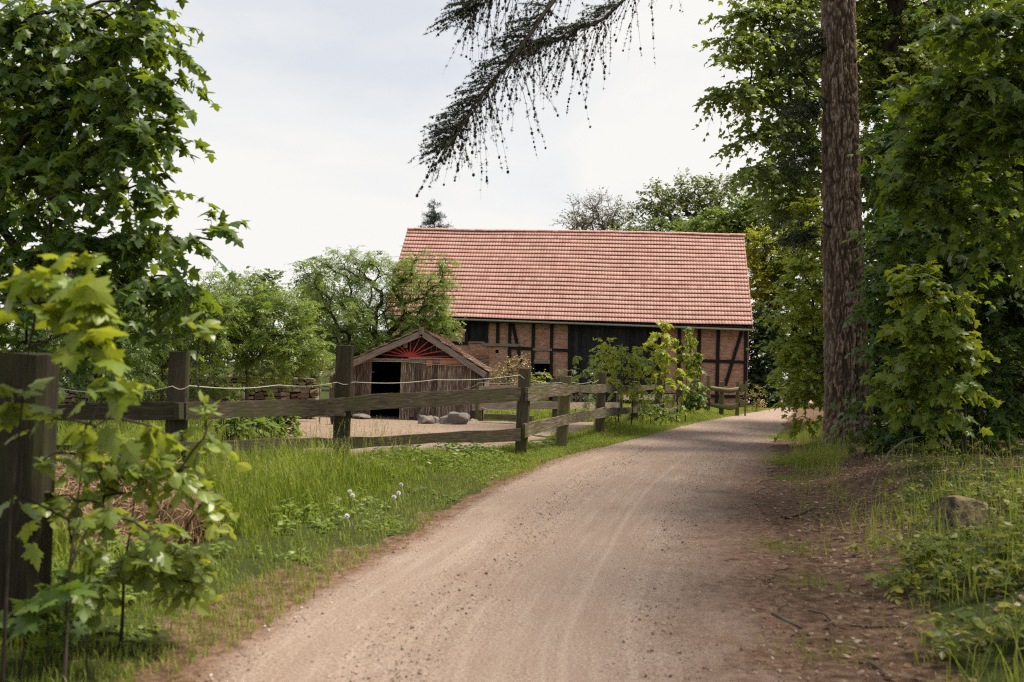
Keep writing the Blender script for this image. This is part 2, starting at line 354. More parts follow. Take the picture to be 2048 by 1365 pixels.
def sheet(name, poly, mtl, step=.3, dz=.008, jag=.25):
    """flat irregular area laid just above the ground"""
    poly = np.array(poly, float)[:, :2]; pts = []
    for i in range(len(poly)):
        a, b_ = poly[i], poly[(i+1) % len(poly)]; k = max(2, int(np.linalg.norm(b_-a)/step))
        for j in range(k): pts.append(a+(b_-a)*j/k)
    pts = np.array(pts); c = pts.mean(0)
    pts = pts + nrm(pts-c)*((fbm(pts[:, 0]*1.7, pts[:, 1]*1.7)-.5)*jag*2)[:, None]
    from mathutils.geometry import delaunay_2d_cdt
    x0, y0 = pts.min(0); x1, y1 = pts.max(0)
    gxx, gyy = np.meshgrid(np.arange(x0, x1, .45), np.arange(y0, y1, .45))
    inner = np.stack([gxx.ravel(), gyy.ravel()], -1) + .05*rng.random((gxx.size, 2))
    al = [Vector(p) for p in pts]+[Vector(p) for p in inner]
    ed = [(i, (i+1) % len(pts)) for i in range(len(pts))]
    v2, _, f2, *_ = delaunay_2d_cdt(al, ed, [list(range(len(pts)))], 1, 1e-5)
    v2 = np.array([[q.x, q.y] for q in v2]); mb = MB()
    mb.add(np.column_stack([v2, gz(v2[:, 0], v2[:, 1])+dz]), [list(f) for f in f2], 0, .5, None, True)
    return tag(mb.build(name, mtl), kind='structure')
m, t, b, o = mat('paddock_sand'); tc = nd(t, 'ShaderNodeTexCoord').outputs['Object']
na = noise(t, tc, .9, 5, .6); nb = noise(t, tc, 22, 5, .75)
c = ramp(t, nb, [(.3, (.15, .108, .078)), (.5, (.285, .21, .16)), (.7, (.42, .325, .25))])
c = mix(t, ramp(t, na, [(.4, (0, 0, 0)), (.7, (.5, .5, .5))]), c, (.31, .19, .12)); t.links.new(c, b.inputs['Base Color']); b.inputs['Roughness'].default_value = .95
bump(t, b, math_(t, 'ADD', nb, math_(t, 'MULTIPLY', noise(t, tc, 5, 4, .6), 1.5)), .9, .06); SAND_M = m
sheet('paddock_sand', [(-2.3, 12.9), (.1, 16.2), (1.0, 18.3), (2., 21.6), (3.1, 26.2), (2.6, 27.), (.9, 25.2), (-.8, 25.4), (-.8, 27.5), (-6, 27.3), (-6.4, 24), (-5., 18.5), (-4.2, 14.5)], SAND_M)
sheet('crossing_road', [(10, 60), (60, 56), (60, 63), (10, 68)], SAND_M, 2, .02, .2)

# ------------------------------------------------------------------ leaf templates (x across, y to the tip, z normal)
def _mk(half, fold=.25, droop=.25, c=(0, .34)):
    r = [(x, y) for x, y in half]; l = [(-x, y) for x, y in half[::-1] if x > 0]
    o2 = np.array(r+l); V = np.concatenate([[[c[0], c[1], 0]], np.column_stack([o2, -fold*abs(o2[:, 0])-droop*np.maximum(o2[:, 1], 0)**2])])
    k = len(o2); F = np.array([[0, 1+i, 1+(i+1) % k] for i in range(k)]); V[0, 2] = -droop*c[1]**2
    return V, F
T = dict(
  maple_hi=_mk([(0, 0), (.15, -.1), (.4, -.04), (.3, .1), (.32, .16), (.62, .34), (.47, .4), (.5, .5), (.26, .48), (.3, .68), (.18, .66), (.14, .8), (0, 1)]),
  maple=_mk([(0, 0), (.36, -.05), (.25, .18), (.6, .42), (.24, .48), (.22, .7), (0, 1)]),
  maple_lo=_mk([(0, 0), (.36, .0), (.6, .42), (.24, .5), (0, 1)]),
  oval=_mk([(0, 0), (.3, .28), (.3, .6), (0, 1)], .35, .2),
  oval_hi=_mk([(0, 0), (.24, .08), (.4, .3), (.4, .52), (.28, .78), (.1, .93), (0, 1.03)], .3, .25),
)
T['rhomb'] = (np.array([[0, 0, 0], [.32, .5, -.08], [0, 1, -.15], [-.32, .5, -.08]]), np.array([[0, 1, 2], [0, 2, 3]]))
def _pin(k, lw=.3):
    V = []; F = []
    for i in range(k):
        for s in (-1, 1):
            y = .15+.75*i/k; a = np.array([0, y, -.2*y*y]); dr = nrm([s*.8, .55, -.15]); q = nrm(np.cross(dr, [0, 0, 1])); ln = .48*(1-.25*i/k); o3 = len(V)
            V += [a, a+dr*ln*.5+q*ln*lw*.55, a+dr*ln, a+dr*ln*.5-q*ln*lw*.55]; F += [[o3, o3+1, o3+2], [o3, o3+2, o3+3]]
    o3 = len(V); V += [[0, .78, -.12], [.13, .95, -.2], [0, 1.2, -.35], [-.13, .95, -.2]]; F += [[o3, o3+1, o3+2], [o3, o3+2, o3+3]]
    return np.array(V), np.array(F)
T['pinnate'] = _pin(3)
def _blade(bend):
    ts = np.array([0, .35, .7]); z = -bend*np.array([0, .35, .7, 1])**2.2
    V = []
    for i, q in enumerate(ts): V += [[-.5*(1-q*.55), q, z[i]], [.5*(1-q*.55), q, z[i]]]
    V.append([0, 1-.25*bend, z[3]])
    return np.array(V), np.array([[0, 1, 3], [0, 3, 2], [2, 3, 5], [2, 5, 4], [4, 5, 6]])
BLADES = [_blade(q) for q in (.12, .3, .55, .85)]

def inst(mb, tpl, pos, tip, nor, size, var, m=0, wid=None):
    V, F = tpl; pos = np.asarray(pos, float); n = len(pos)
    if n == 0: return
    y = nrm(tip); x = nrm(np.cross(y, nor)); z = np.cross(x, y)
    size = np.broadcast_to(size, (n,)); wx = size if wid is None else np.broadcast_to(wid, (n,))
    W = pos[:, None] + V[None, :, 0:1]*x[:, None]*wx[:, None, None] + (V[None, :, 1:2]*y[:, None] + V[None, :, 2:3]*z[:, None])*size[:, None, None]
    FF = (F[None]+(np.arange(n)*len(V))[:, None, None]).reshape(-1, F.shape[1])
    mb.add(W.reshape(-1, 3), FF, m, np.repeat(np.broadcast_to(var, (n,)), len(V)), np.zeros((n*len(V), 3)))

def blob(px, py, Yd, rx, ry, cnt, rd=None):
    c = P(px, py, Yd); k = Yd/FPX
    return (c, np.array([rx*k, (rd if rd else max(rx, ry)*k*.8), ry*k]), cnt)

def grow(trunk, targets, r, rtip=.006, bow=.12):
    """branch graph: each target joins the closest node; returns chains of (points, node ids) and node positions/parents"""
    nodes = [np.asarray(q, float) for q in trunk]; par = [-1]+list(range(len(trunk)-1)); chains = []
    base = nodes[0]; dep = [np.linalg.norm(q-base) for q in nodes]
    T0 = np.array(trunk)
    dist = np.min(np.linalg.norm(targets[:, None]-T0[None], axis=2), axis=1)
    for k in np.argsort(dist):
        tg = targets[k]; A = np.array(nodes); dv = tg-A
        cost = np.linalg.norm(dv, axis=1) + .22*np.array(dep) + .9*np.maximum(-dv[:, 2], 0)*.5
        cost[0] += 5
        j = int(np.argmin(cost)); a = nodes[j]; ln = np.linalg.norm(tg-a); ns = max(2, min(6, int(ln/.35)+1)); ids = [j]
        jit = r.normal(0, 1, (ns, 3))*ln*.05
        for i in range(1, ns+1):
            q = i/ns; p = a+(tg-a)*q + (jit[i-1] if i < ns else 0) + np.array([0, 0, bow*ln*math.sin(q*math.pi)])
            nodes.append(p); par.append(ids[-1]); dep.append(dep[ids[-1]]+ln/ns); ids.append(len(nodes)-1)
        chains.append(ids)
    cnt = np.zeros(len(nodes))
    for ids in chains: cnt[ids[-1]] += 1
    for i in range(len(nodes)-1, 0, -1): cnt[par[i]] += cnt[i]
    return np.array(nodes), chains, cnt

def foliage_tree(name, label, cat, trunk, tr, blobs, leaf, tpl, size, seed, twigs=4, per=7, tl=.45, droop=.35, up=.25, bark=None, group=None, rtip=.006,
                 flat=.7, var=(0, 1), twr=.003, bow=.1, ldroop=.35, parts=('trunk', 'crown'), tier=0., shell=2.4):
    r = np.random.default_rng(seed); trunk = np.array([np.asarray(q, float) for q in trunk]); base = trunk[0].copy()
    tg = []; out = []
    for c, rad, cnt in blobs:
        dv = nrm(r.normal(0, 1, (cnt, 3))); tg.append(c+dv*rad*(r.random((cnt, 1))**(1/shell))); out.append(dv)
    tg = np.concatenate(tg); out = np.concatenate(out)
    if tier: tg[:, 2] = np.round((tg[:, 2]+.25*np.sin(tg[:, 0]*1.3+tg[:, 1]))/tier)*tier-.25*np.sin(tg[:, 0]*1.3+tg[:, 1])+r.normal(0, tier*.09, len(tg))
    gzz = gz(tg[:, 0], tg[:, 1])+.15; tg[:, 2] = np.maximum(tg[:, 2], gzz)
    nodes, chains, cnt = grow(trunk, tg, r, bow=bow)
    root = thing(name, label, cat, base, 0, group)
    mbt = MB(); bk = bark or TWIG
    k = len(trunk); tt = np.linspace(0, 1, 6*(k-1)+1); tp = np.stack([np.interp(tt*(k-1), np.arange(k), trunk[:, i]) for i in range(3)], -1)
    tp += np.column_stack([(fbm(tt*5, seed*1.3)-.5)*tr*.8, (fbm(tt*5, seed*2.3+5)-.5)*tr*.8, 0*tt])*ss(0, .2, tt)[:, None]
    rad = tr*(1-.72*tt)*(1+.35*np.exp(-tt*18)); tp[0, 2] -= .15
    mbt.tube(tp-base, rad, 10)
    for ids in chains:
        rr = np.clip(rtip*np.maximum(cnt[ids], 1)**.5, 0, tr*.6); rr[0] = min(rr[0], rr[1]*1.2)
        mbt.tube(nodes[ids]-base, rr, 5 if rr.max() > .012 else 4)
    mbt.build(parts[0], bk, root)
    # twigs and leaves
    n = len(tg)*twigs; s = np.repeat(tg, twigs, 0); ou = np.repeat(out, twigs, 0)
    dr = nrm(ou*.7+r.normal(0, .75, (n, 3))*np.array([1, 1, flat])+np.array([0, 0, up])); ln = tl*(.55+.8*r.random(n))
    tq = np.linspace(0, 1, 4)
    pts = s[:, None]+dr[:, None]*ln[:, None, None]*tq[None, :, None]; pts[:, :, 2] -= droop*ln[:, None]*tq[None]**2
    mbl = MB()
    if twr > 0:
        a = nrm(np.cross(dr, [0.1, .2, 1])); b2 = np.cross(dr, a); th = np.arange(3)*2.0944
        ringo = a[:, None]*np.cos(th)[None, :, None]+b2[:, None]*np.sin(th)[None, :, None]
        rw = twr*(1-.7*tq)
        V = pts[:, :, None]+ringo[:, None]*rw[None, :, None, None]
        f = np.array([[i*3+j, i*3+(j+1) % 3, i*3+3+(j+1) % 3, i*3+3+j] for i in range(3) for j in range(3)])
        mbl.add(V.reshape(-1, 3)-base, (f[None]+(np.arange(n)*12)[:, None, None]).reshape(-1, 4), 1, .5, np.zeros((n*12, 3)))
    tv = np.clip((np.arange(per)[None]+r.random((n, per)))/per*.85+.18, 0, 1)
    lp = s[:, None]+dr[:, None]*(ln[:, None]*tv)[:, :, None]; lp[:, :, 2] -= droop*ln[:, None]*tv**2
    side = nrm(np.cross(dr, [0, 0, 1]))[:, None]*np.where(np.arange(per) % 2 == 0, 1, -1)[None, :, None]
    tip = dr[:, None]*.55+side*.75+r.normal(0, .35, (n, per, 3)); tip[:, :, 2] -= ldroop
    nor = r.normal(0, .45, (n, per, 3))+np.array([0, 0, 1.])+.35*ou[:, None]
    sz = size*(.45+.85*r.random((n, per))**.8)
    va = var[0]+(var[1]-var[0])*np.clip(.5*r.random((n, per))+.5*np.repeat(r.random(len(tg)), twigs)[:, None]+.15*(tv-.5)+r.normal(0, .06, (n, per)), 0, 1)
    inst(mbl, T[tpl], lp.reshape(-1, 3)-base, tip.reshape(-1, 3), nor.reshape(-1, 3), sz.ravel(), va.ravel(), 0)
    mbl.build(parts[1], [LEAF[leaf], bk], root)
    return root
# ================================================================== BARN
A6 = math.radians(6.5); BC = P(1494, 815, 46.5); BC[2] = float(gz(BC[0], BC[1]))
U = np.array([math.cos(A6), -math.sin(A6), 0]); Vd = np.array([math.sin(A6), math.cos(A6), 0])
def Wp(px, py, yl=0.):
    r = ray(px, py); o = np.array([0, 0, HC]); t = (yl-np.dot(o-BC, Vd))/np.dot(r, Vd); p = o+r*t-BC
    return np.array([np.dot(p, U), yl, p[2]])
YE, YR = -.45, 4.15
ze = Wp(1507, 652, YE)[2]; zr = Wp(1155, 466, YR)[2]; xr = Wp(1507, 655, YE)[0]; xl = Wp(815, 459, YR)[0]; xw = xl+.25
BD = 2*YR; zw = ze+.45*(zr-ze)/(YR-YE)-.12
barn = thing('barn', 'long half-timbered red brick barn with black beams under a big red tiled roof', 'barn', BC, -A6)
m, t, b, o = mat('old_red_brick'); g = attr(t, 'gc').outputs['Vector']
bt = nd(t, 'ShaderNodeTexBrick'); t.links.new(g, bt.inputs['Vector']); bt.inputs['Scale'].default_value = 1
for k_, v_ in (('Brick Width', .25), ('Row Height', .08), ('Mortar Size', .011), ('Bias', 0.)): bt.inputs[k_].default_value = v_
bt.inputs['Color1'].default_value = (.32, .105, .065, 1); bt.inputs['Color2'].default_value = (.56, .27, .18, 1); bt.inputs['Mortar'].default_value = (.38, .28, .22, 1)
n1 = noise(t, g, 1.2, 5, .65); n2 = noise(t, g, 5, 5, .7, (1, 2.6, 1)); n3 = noise(t, g, 3.2, 2, .5, (1, 3, 1))
c = mix(t, ramp(t, n1, [(.38, (0, 0, 0)), (.68, (.5, .5, .5))]), bt.outputs[0], (.45, .3, .22))
c = mix(t, ramp(t, n2, [(.52, (0, 0, 0)), (.64, (.65, .65, .65))]), c, (.2, .065, .04))
c = mix(t, ramp(t, n3, [(.66, (0, 0, 0)), (.72, (.8, .8, .8))]), c, (.06, .045, .04))
t.links.new(c, b.inputs['Base Color']); b.inputs['Roughness'].default_value = .9; b.inputs['Specular IOR Level'].default_value = .15
bump(t, b, math_(t, 'ADD', math_(t, 'MULTIPLY', bt.outputs[1], -1.), n2), .6, .02); BRICK = m
m, t, b, o = mat('clay_roof_tile'); g = attr(t, 'gc').outputs['Vector']
fl = nd(t, 'ShaderNodeVectorMath', operation='FLOOR'); t.links.new(g, fl.inputs[0]); wn = nd(t, 'ShaderNodeTexWhiteNoise', noise_dimensions='2D'); t.links.new(fl.outputs[0], wn.inputs['Vector'])
c = ramp(t, wn.outputs[0], [(0, (.43, .215, .175)), (.5, (.49, .258, .212)), (1, (.54, .3, .25))])
n1 = noise(t, g, .5, 5, .7, (.5, .5, 1)); n2 = noise(t, g, 1.9, 4, .75)
c = mix(t, ramp(t, n1, [(.4, (0, 0, 0)), (.75, (.45, .45, .45))]), c, (.45, .3, .245))
c = mix(t, ramp(t, n2, [(.625, (0, 0, 0)), (.675, (.8, .8, .8))]), c, (.07, .05, .025))
t.links.new(c, b.inputs['Base Color']); b.inputs['Roughness'].default_value = .62; b.inputs['Specular IOR Level'].default_value = .3; bump(t, b, n2, .25, .01); TILE = m

# front wall with real openings
def hole(px0, px1, py0, py1):
    a = Wp(px0, py0); c_ = Wp(px1, py1); return [a[0], c_[0], c_[2], min(a[2], zw)]
HATCH = hole(935, 972, 640, 684); STABLE = hole(1068, 1099, 727, 766); DOOR = hole(1141, 1318, 640, 815); DOOR[2] = .0
VENT = hole(991, 997, 700, 707); WIN = hole(955, 974, 716, 725)
HO = [HATCH, STABLE, DOOR, VENT, WIN]
def pl(mb, q, m=0, v=.5):
    q = np.array(q, float); du = np.ptp(q[:, 0]) > np.ptp(q[:, 1]); mb.add(q, [list(range(len(q)))], m, v, np.column_stack([q[:, 0] if du else q[:, 1], q[:, 2], 0*q[:, 0]]))
mb = MB(); xs = sorted({xw, 0.}|{h[0] for h in HO}|{h[1] for h in HO}); zs = sorted({-.2, zw}|{h[2] for h in HO}|{h[3] for h in HO})
for i in range(len(xs)-1):
    for j in range(len(zs)-1):
        cx, cz = (xs[i]+xs[i+1])/2, (zs[j]+zs[j+1])/2
        if any(h[0] < cx < h[1] and h[2] < cz < h[3] for h in HO): continue
        pl(mb, [(xs[i], 0, zs[j]), (xs[i+1], 0, zs[j]), (xs[i+1], 0, zs[j+1]), (xs[i], 0, zs[j+1])])
for h in HO:
    x0, x1, z0, z1 = h; d_ = .28
    pl(mb, [(x0, 0, z0), (x0, d_, z0), (x0, d_, z1), (x0, 0, z1)]); pl(mb, [(x1, d_, z0), (x1, 0, z0), (x1, 0, z1), (x1, d_, z1)])
    mb.add([(x0, 0, z0), (x1, 0, z0), (x1, d_, z0), (x0, d_, z0)], [[0, 1, 2, 3]]); mb.add([(x0, 0, z1), (x0, d_, z1), (x1, d_, z1), (x1, 0, z1)], [[0, 1, 2, 3]])
for x in (xw, 0.):
    pl(mb, [(x, 0, -.2), (x, BD, -.2), (x, BD, zw), (x, YR, zr-.14), (x, 0, zw)])
pl(mb, [(0, BD, -.2), (xw, BD, -.2), (xw, BD, zw), (0, BD, zw)])
mb.build('wall', BRICK, barn)
# roof
sd = np.array([0, YR-YE, zr-ze]); SL = np.linalg.norm(sd); sd = sd/SL; sn = np.array([0, -sd[2], sd[1]]); NR = 22; dl_ = SL/NR
xsam = np.arange(xl, xr+.001, .025); wave = .016*(np.abs(np.sin((xsam-xl)/.15*math.pi))**.7)
mb = MB()
for i in range(NR):
    s0 = i*dl_; s1 = s0+dl_+.03; k = len(xsam); e = (fbm(xsam*.8, i*3.3)-.5)*.006
    sag = (fbm(xsam*.22, 2.2+i*.08)-.5)*.11
    def line(s_, h_): return np.array([0, YE, ze])[None]+np.column_stack([xsam, 0*xsam, 0*xsam])+sd*s_+sn*(h_+wave+sag)[:, None]
    V = np.concatenate([line(s0-.012, .052+e), line(s0-.003, .066+e), line(s1, .004+0*e)])
    j = np.arange(k-1); F = np.concatenate([np.stack([j+q*k, j+1+q*k, j+1+(q+1)*k, j+(q+1)*k], -1) for q in (0, 1)])
    gc_ = np.column_stack([np.tile((xsam-xl)/.3+.001, 3), np.repeat([i+.5, i+.5, i+.9], k), np.zeros(3*k)])
    mb.add(V, F, 0, .5, gc_, True)
q0 = np.array([0, YE, ze])-sn*.05; q1 = q0+sd*SL
mb.add([q0+[xl+.03, 0, 0], q0+[xr-.03, 0, 0], q1+[xr-.03, 0, 0], q1+[xl+.03, 0, 0]], [[0, 1, 2, 3]], 1)
b0 = np.array([0, BD-YE, ze]); b1 = np.array([0, YR, zr+.03])
V = np.array([b0+[xl, 0, 0], b0+[xr, 0, 0], b1+[xr, 0, 0], b1+[xl, 0, 0]]); mb.add(V, [[0, 1, 2, 3]], 0, .5, V*3.3)
mb.build('roof', [TILE, BLACKW], barn)
mb = MB(); k = int((xr-xl)/.36)
for i in range(k):
    x0 = xl+i*(xr-xl)/k; x1 = x0+(xr-xl)/k+.04; th = np.linspace(-.2, math.pi+.2, 8); dz = (fbm(x0*.22, 2.2+21*.08)-.5)*.11*.65+.02*(vn(x0*3., 4.)-.5)
    R = []
    for x, rr in ((x0, .135), (x1, .115)):
        for a in th: R.append([x, YR+rr*math.cos(a), zr+.03+rr*.75*math.sin(a)+dz])
    F = [[j, j+1, j+9, j+8] for j in range(7)]
    mb.add(R, F, 0, .5, np.array(R)*2.7+i*1.0, True)
mb.build('ridge_tiles', TILE, barn)
mb = MB(); th = np.linspace(math.pi, 2*math.pi, 9); xx = np.linspace(xl-.05, xr+.05, 24)
for rr in (.085, .075):
    V = [[x, YE-.1+rr*math.cos(a), ze-.02+rr*math.sin(a)-.006*i] for i, x in enumerate(xx) for a in th]
    mb.add(V, [[i*9+j, i*9+j+1, i*9+10+j, i*9+9+j] for i in range(23) for j in range(8)], 0, .5, None, True)
mb.build('gutter', METAL, barn)
mb = MB()
for x in (xl+.02, xr-.05): mb.bar(np.array([x, YE, ze-.12]), np.array([x, YR, zr-.12]), .17, .035)
mb.bar((xl+.1, YE+.06, ze-.13), (xr-.1, YE+.06, ze-.13), .14, .03)
mb.build('fascia_board', BLACKW, barn)
# timber frame: pixel measured lines turned into beams on the wall
def beam(p0, p1, wd=.15, mtl=None, name='timber_beam', y=-.012, zmax=None):
    a = Wp(*p0); c_ = Wp(*p1); 
    for q in (a, c_): q[2] = min(q[2], zw-.02); q[1] = y
    mb = MB(); upv = (0, 0, 1) if abs(c_[0]-a[0]) > abs(c_[2]-a[2]) else (1, 0, 0)
    mb.bar(a, c_, wd, .09, upv, seg=8, wav=.02); return mb.build(name, mtl or BLACKW, barn)
for px in ((933, 640, 933, 690), (974, 640, 973, 688), (996, 640, 995.5, 688), (1020.5, 640, 1016, 812), (1067, 640, 1065, 812), (1104, 640, 1101, 812), (1140, 640, 1138, 814),
           (1319.5, 640, 1317, 813), (1359, 640, 1356, 812), (1399, 640, 1396, 812), (1437, 640, 1433, 812), (1492, 640, 1490, 813)): beam(px[:2], px[2:], .16)
for i, px in enumerate(((897, 673, 925, 646), (1026, 648, 1043, 732), (1483, 664, 1450, 772))): beam(px[:2], px[2:], .15, y=-.016)
for px in ((1020, 695.5, 1066, 698.5), (1105, 700, 1138, 701), (1104, 756, 1137, 757), (1320, 719.5, 1358, 720.5), (1358, 720.5, 1398, 721.7), (1398, 721.7, 1437, 723), (1437, 723, 1491, 725), (1322, 789.5, 1490, 794), (905, 686, 933, 687), (1018, 780, 1066, 781)):
    beam(px[:2], px[2:], .14, y=-.02)
beam((964, 689), (1038, 691), .13, WOOD_G, 'grey_rail', -.05); beam((1066, 699), (1104, 700), .11, WOOD_G, 'grey_rail', -.03); beam((1068, 723), (1100, 724), .2, WOOD_G, 'lintel', -.03)
beam((936, 685), (971, 686), .05, WOOD_G, 'window_sill', -.03)
mb = MB(); x0, x1, z0, z1 = WIN; zz = z1
for k in range(9):
    xa = x0-.25+k*(x1-x0+.4)/9; mb.box(xa, xa+.075, -.012, .03, zz+.02, zz+.34+.05*math.sin(k/8*math.pi), 0, .5, 2)
mb.build('brick_arch', m_plain('arch_brick', (.38, .15, .09), .9, 0, .3), barn)
def boards(h, y, name, mtl, par, bw=.16):
    mb = MB(); x = h[0]+.01
    while x < h[1]-.03:
        w_ = min(bw*(.85+.3*random.random()), h[1]-.01-x); mb.box(x, x+w_-.008, y-.02-.008*random.random(), y+.02, h[2]+.02, h[3]-.01, 0, random.random(), 2); x += w_
    return mb.build(name, mtl, par)
TAR = m_wood('tarred_board', (.007, .007, .008), (.016, .0155, .016), (.045, .042, .04), None, .7)
dr_ = boards(DOOR, .09, 'barn_door', TAR, barn, .2)
mb = MB()
mb.bar((DOOR[0]+.1, .045, zw-.3), (DOOR[1]-.1, .045, zw-.3), .1, .04); mb.build('door_track', BLACKW, dr_)
boards(HATCH, .1, 'hatch_shutter', TAR, barn, .18)
hd = list(STABLE); hd[3] = hd[2]+.48*(hd[3]-hd[2]); boards(hd, .12, 'stable_half_door', TAR, barn)
mb = MB(); mb.bar((STABLE[0]+.02, .06, hd[3]), (STABLE[1]-.02, .06, hd[3]), .1, .06); mb.build('stable_sill', METAL, barn)

# ================================================================== SHED
S0 = P(845, 838, 26); S0[2] = float(gz(S0[0], S0[1]))
def Q(px, py, y=0.): p = P(px, py, 26+y)-S0; return np.array([p[0], y, p[2]])
shed = thing('shed', 'low weathered plank shed with a red sunburst in its gable and mossy tile roof', 'shed', S0)
RG, EL, ER = Q(845, 660), Q(646, 747), Q(972, 743); SD = 8.6
def roofz(x): return np.where(np.asarray(x) < RG[0], RG[2]+(x-RG[0])*(RG[2]-EL[2])/(RG[0]-EL[0]), RG[2]+(x-RG[0])*(ER[2]-RG[2])/(ER[0]-RG[0]))
zb = Q(845, 720)[2]; x0, x1 = Q(658, 800)[0], Q(962, 800)[0]; dx0, dx1 = Q(741, 800)[0], Q(800, 800)[0]
mb = MB(); x = x0; cut_ = False
while x < x1:
    if not cut_ and x > (dx0+dx1)/2: mb.build('front_planks', WOOD_S, shed); mb = MB(); cut_ = True
    w_ = .105+.05*random.random()
    if not (dx0-.02 < x+w_/2 < dx1+.02):
        tp = min(zb, float(roofz(x+w_/2))-.1); dpt = random.choice((0, .02, .028)); zl = .02+.05*random.random()
        mb.box(x, x+w_-.006, -.01-dpt, .03-dpt*.5, zl, tp, 0, random.random(), 2)
    x += w_
mb.build("front_planks", WOOD_S, shed)
mb = MB()
mb.box(dx1, dx1+.13, -.06, .02, 0.02, zb+.02, 0, .9, 2); mb.build('door_post', WOOD_S, shed); mb = MB()
mb.box(dx0-.07, dx0, -.05, .03, .02, zb, 0, .4, 2)
mb.build('door_post', WOOD_S, shed)
mb = MB()
for xx_ in (x0, x1):
    mb = MB(); y = .06
    while y < SD-.1: mb.box(xx_-.015, xx_+.015, y, y+.16, .02, float(roofz(xx_))-.08, 0, random.random(), 2); y += .165
    mb.build('side_planks', WOOD_S, shed)
mb = MB(); mb.box(x0, x1, SD-.1, SD-.07, .0, zb+.3, 0, .3)
mb.build('back_planks', WOOD_S, shed)
mb = MB(); x = Q(690, 720)[0]; xe = Q(938, 720)[0]
while x < xe:
    w_ = .14; za, zc = float(roofz(x))-.07, float(roofz(x+w_-.005))-.07
    if max(za, zc) > zb+.03:
        za, zc = max(za, zb+.02), max(zc, zb+.02); y0 = .0-.008*random.random(); 
        mb.add([[x, y0, zb-.02], [x+w_-.005, y0, zb-.02], [x+w_-.005, y0, zc], [x, y0, za]], [[0, 1, 2, 3]], 0, random.random())
    x += w_
mb.build('gable_boards', WOOD_D, shed)
cS = Q(821, 714); mb = MB()
for e in ((744, 708), (764, 699), (781, 692), (793, 686), (814, 699), (821.6, 677), (844, 669), (862, 678.5), (877, 688), (897, 700), (912, 713)):
    q = Q(*e); q[1] = -.045; a = cS.copy(); a[1] = -.045; mb.bar(a, q, .033, .02, (0, 1, 0) if 0 else (0, 0, 1) if abs(q[0]-a[0]) > abs(q[2]-a[2]) else (1, 0, 0), tap=.85, seg=2)
th = np.linspace(0, math.pi, 10); V = [[cS[0]+.17*math.cos(a), -.06, cS[2]-.01+.13*math.sin(a)] for a in th]; mb.add(V, [list(range(10))])
mb.build('sunburst', RED, shed)
mb = MB(); a, c_ = Q(704, 718), Q(822, 721); a[1] = c_[1] = -.08; mb.bar(a, c_, .07, .09, wav=.03); a, c_ = Q(815, 720), Q(945, 729); a[1] = c_[1] = -.05; mb.bar(a, c_, .09, .07, wav=.02)
a, c_ = Q(735, 714), Q(768, 722); a[1] = c_[1] = -.12; mb.bar(a, c_, .05, .03)
mb.build('crossbeam', WOOD_G, shed)
mb = MB(); a, c_ = Q(818, 716.5), Q(930, 719); a[1] = c_[1] = -.09; mb.bar(a, c_, .045, .03, wav=.01)
REDW = m_plain('faded_red_wood', (.4, .2, .14), .85, 0, .25); mb.build('red_board', REDW, shed)
mb = MB(); a, c_ = Q(854, 721), Q(866, 722); mb.bar(a-[0, .11, .07], c_-[0, .11, .07], .15, .02, seg=3, wav=.02); a, c_ = Q(881, 721), Q(931, 724); mb.bar(a-[0, .1, .05], c_-[0, .1, .03], .1, .02, seg=9, wav=.06, tap=.7)
mb.build('broken_cladding', m_plain('clay_cladding', (.45, .2, .12), .85, 0, .2), shed)
for e, of in ((EL, .02), (ER, .02)):
    mb = MB(); a = RG+[0, -.25, -.1]; c_ = e+[0, -.25, -.1]; mb.bar(a, c_, .15, .04, wav=.015); mb.build('bargeboard', WOOD_G, shed)
mb = MB(); mb.box(RG[0]-.06, RG[0]+.06, -.3, -.26, RG[2]-.13, RG[2]+.06, 0, .4, 2); mb.build('ridge_block', WOOD_G, shed)
m, t, b, o = mat('old_mossy_tile'); g = attr(t, 'gc').outputs['Vector']; n1 = noise(t, g, 2.5, 5, .7)
c = ramp(t, attr(t, 'v').outputs['Fac'], [(0, (.17, .105, .085)), (.45, (.33, .205, .165)), (1, (.54, .4, .33))]); c = mix(t, ramp(t, n1, [(.45, (0, 0, 0)), (.68, (.8, .8, .8))]), c, (.13, .11, .05))
t.links.new(c, b.inputs['Base Color']); b.inputs['Roughness'].default_value = .85; bump(t, b, n1, .5, .02); OLDTILE = m
for e in (EL, ER):
    mb = MB(); dvec = e-RG; ln = math.hypot(dvec[0], dvec[2]); dh = dvec/ln; n_ = np.array([-dh[2], 0, dh[0]])*(1 if dh[0] > 0 else -1); n_ = n_*np.sign(n_[2])
    nr_ = int(ln/.17); ny = int((SD+.3)/.18)
    for i in range(nr_+1):
        for j in range(ny):
            s_ = .0+i*.17; y_ = -.28+j*.18+(.09 if i % 2 else 0); l_ = .27; jt = random.uniform(-.012, .02); lf = .04+random.uniform(0, .03)
            p0 = RG+dh*max(s_-.08, -.02)+n_*.015; p1 = RG+dh*min(s_+l_-.08+jt, ln+.12)+n_*lf; a_ = np.array([0, y_, 0]); c2 = np.array([0, y_+.172, 0]); w2 = n_*-.02
            Vt = [p0+a_, p1+a_, p1+c2, p0+c2, p1+a_+w2, p1+c2+w2, p0+a_+w2, p0+c2+w2]
            mb.add(Vt, [[0, 1, 2, 3], [1, 4, 5, 2], [0, 6, 4, 1], [3, 2, 5, 7]], 0, random.random())
    a_ = np.array([0, -.24, 0]); c2 = np.array([0, SD+.1, 0]); mb.add([RG+a_-n_*.03, e+a_-n_*.03, e+c2-n_*.03, RG+c2-n_*.03], [[0, 1, 2, 3]], 1)
    mb.build('roof_slope', [OLDTILE, WOOD_D], shed)
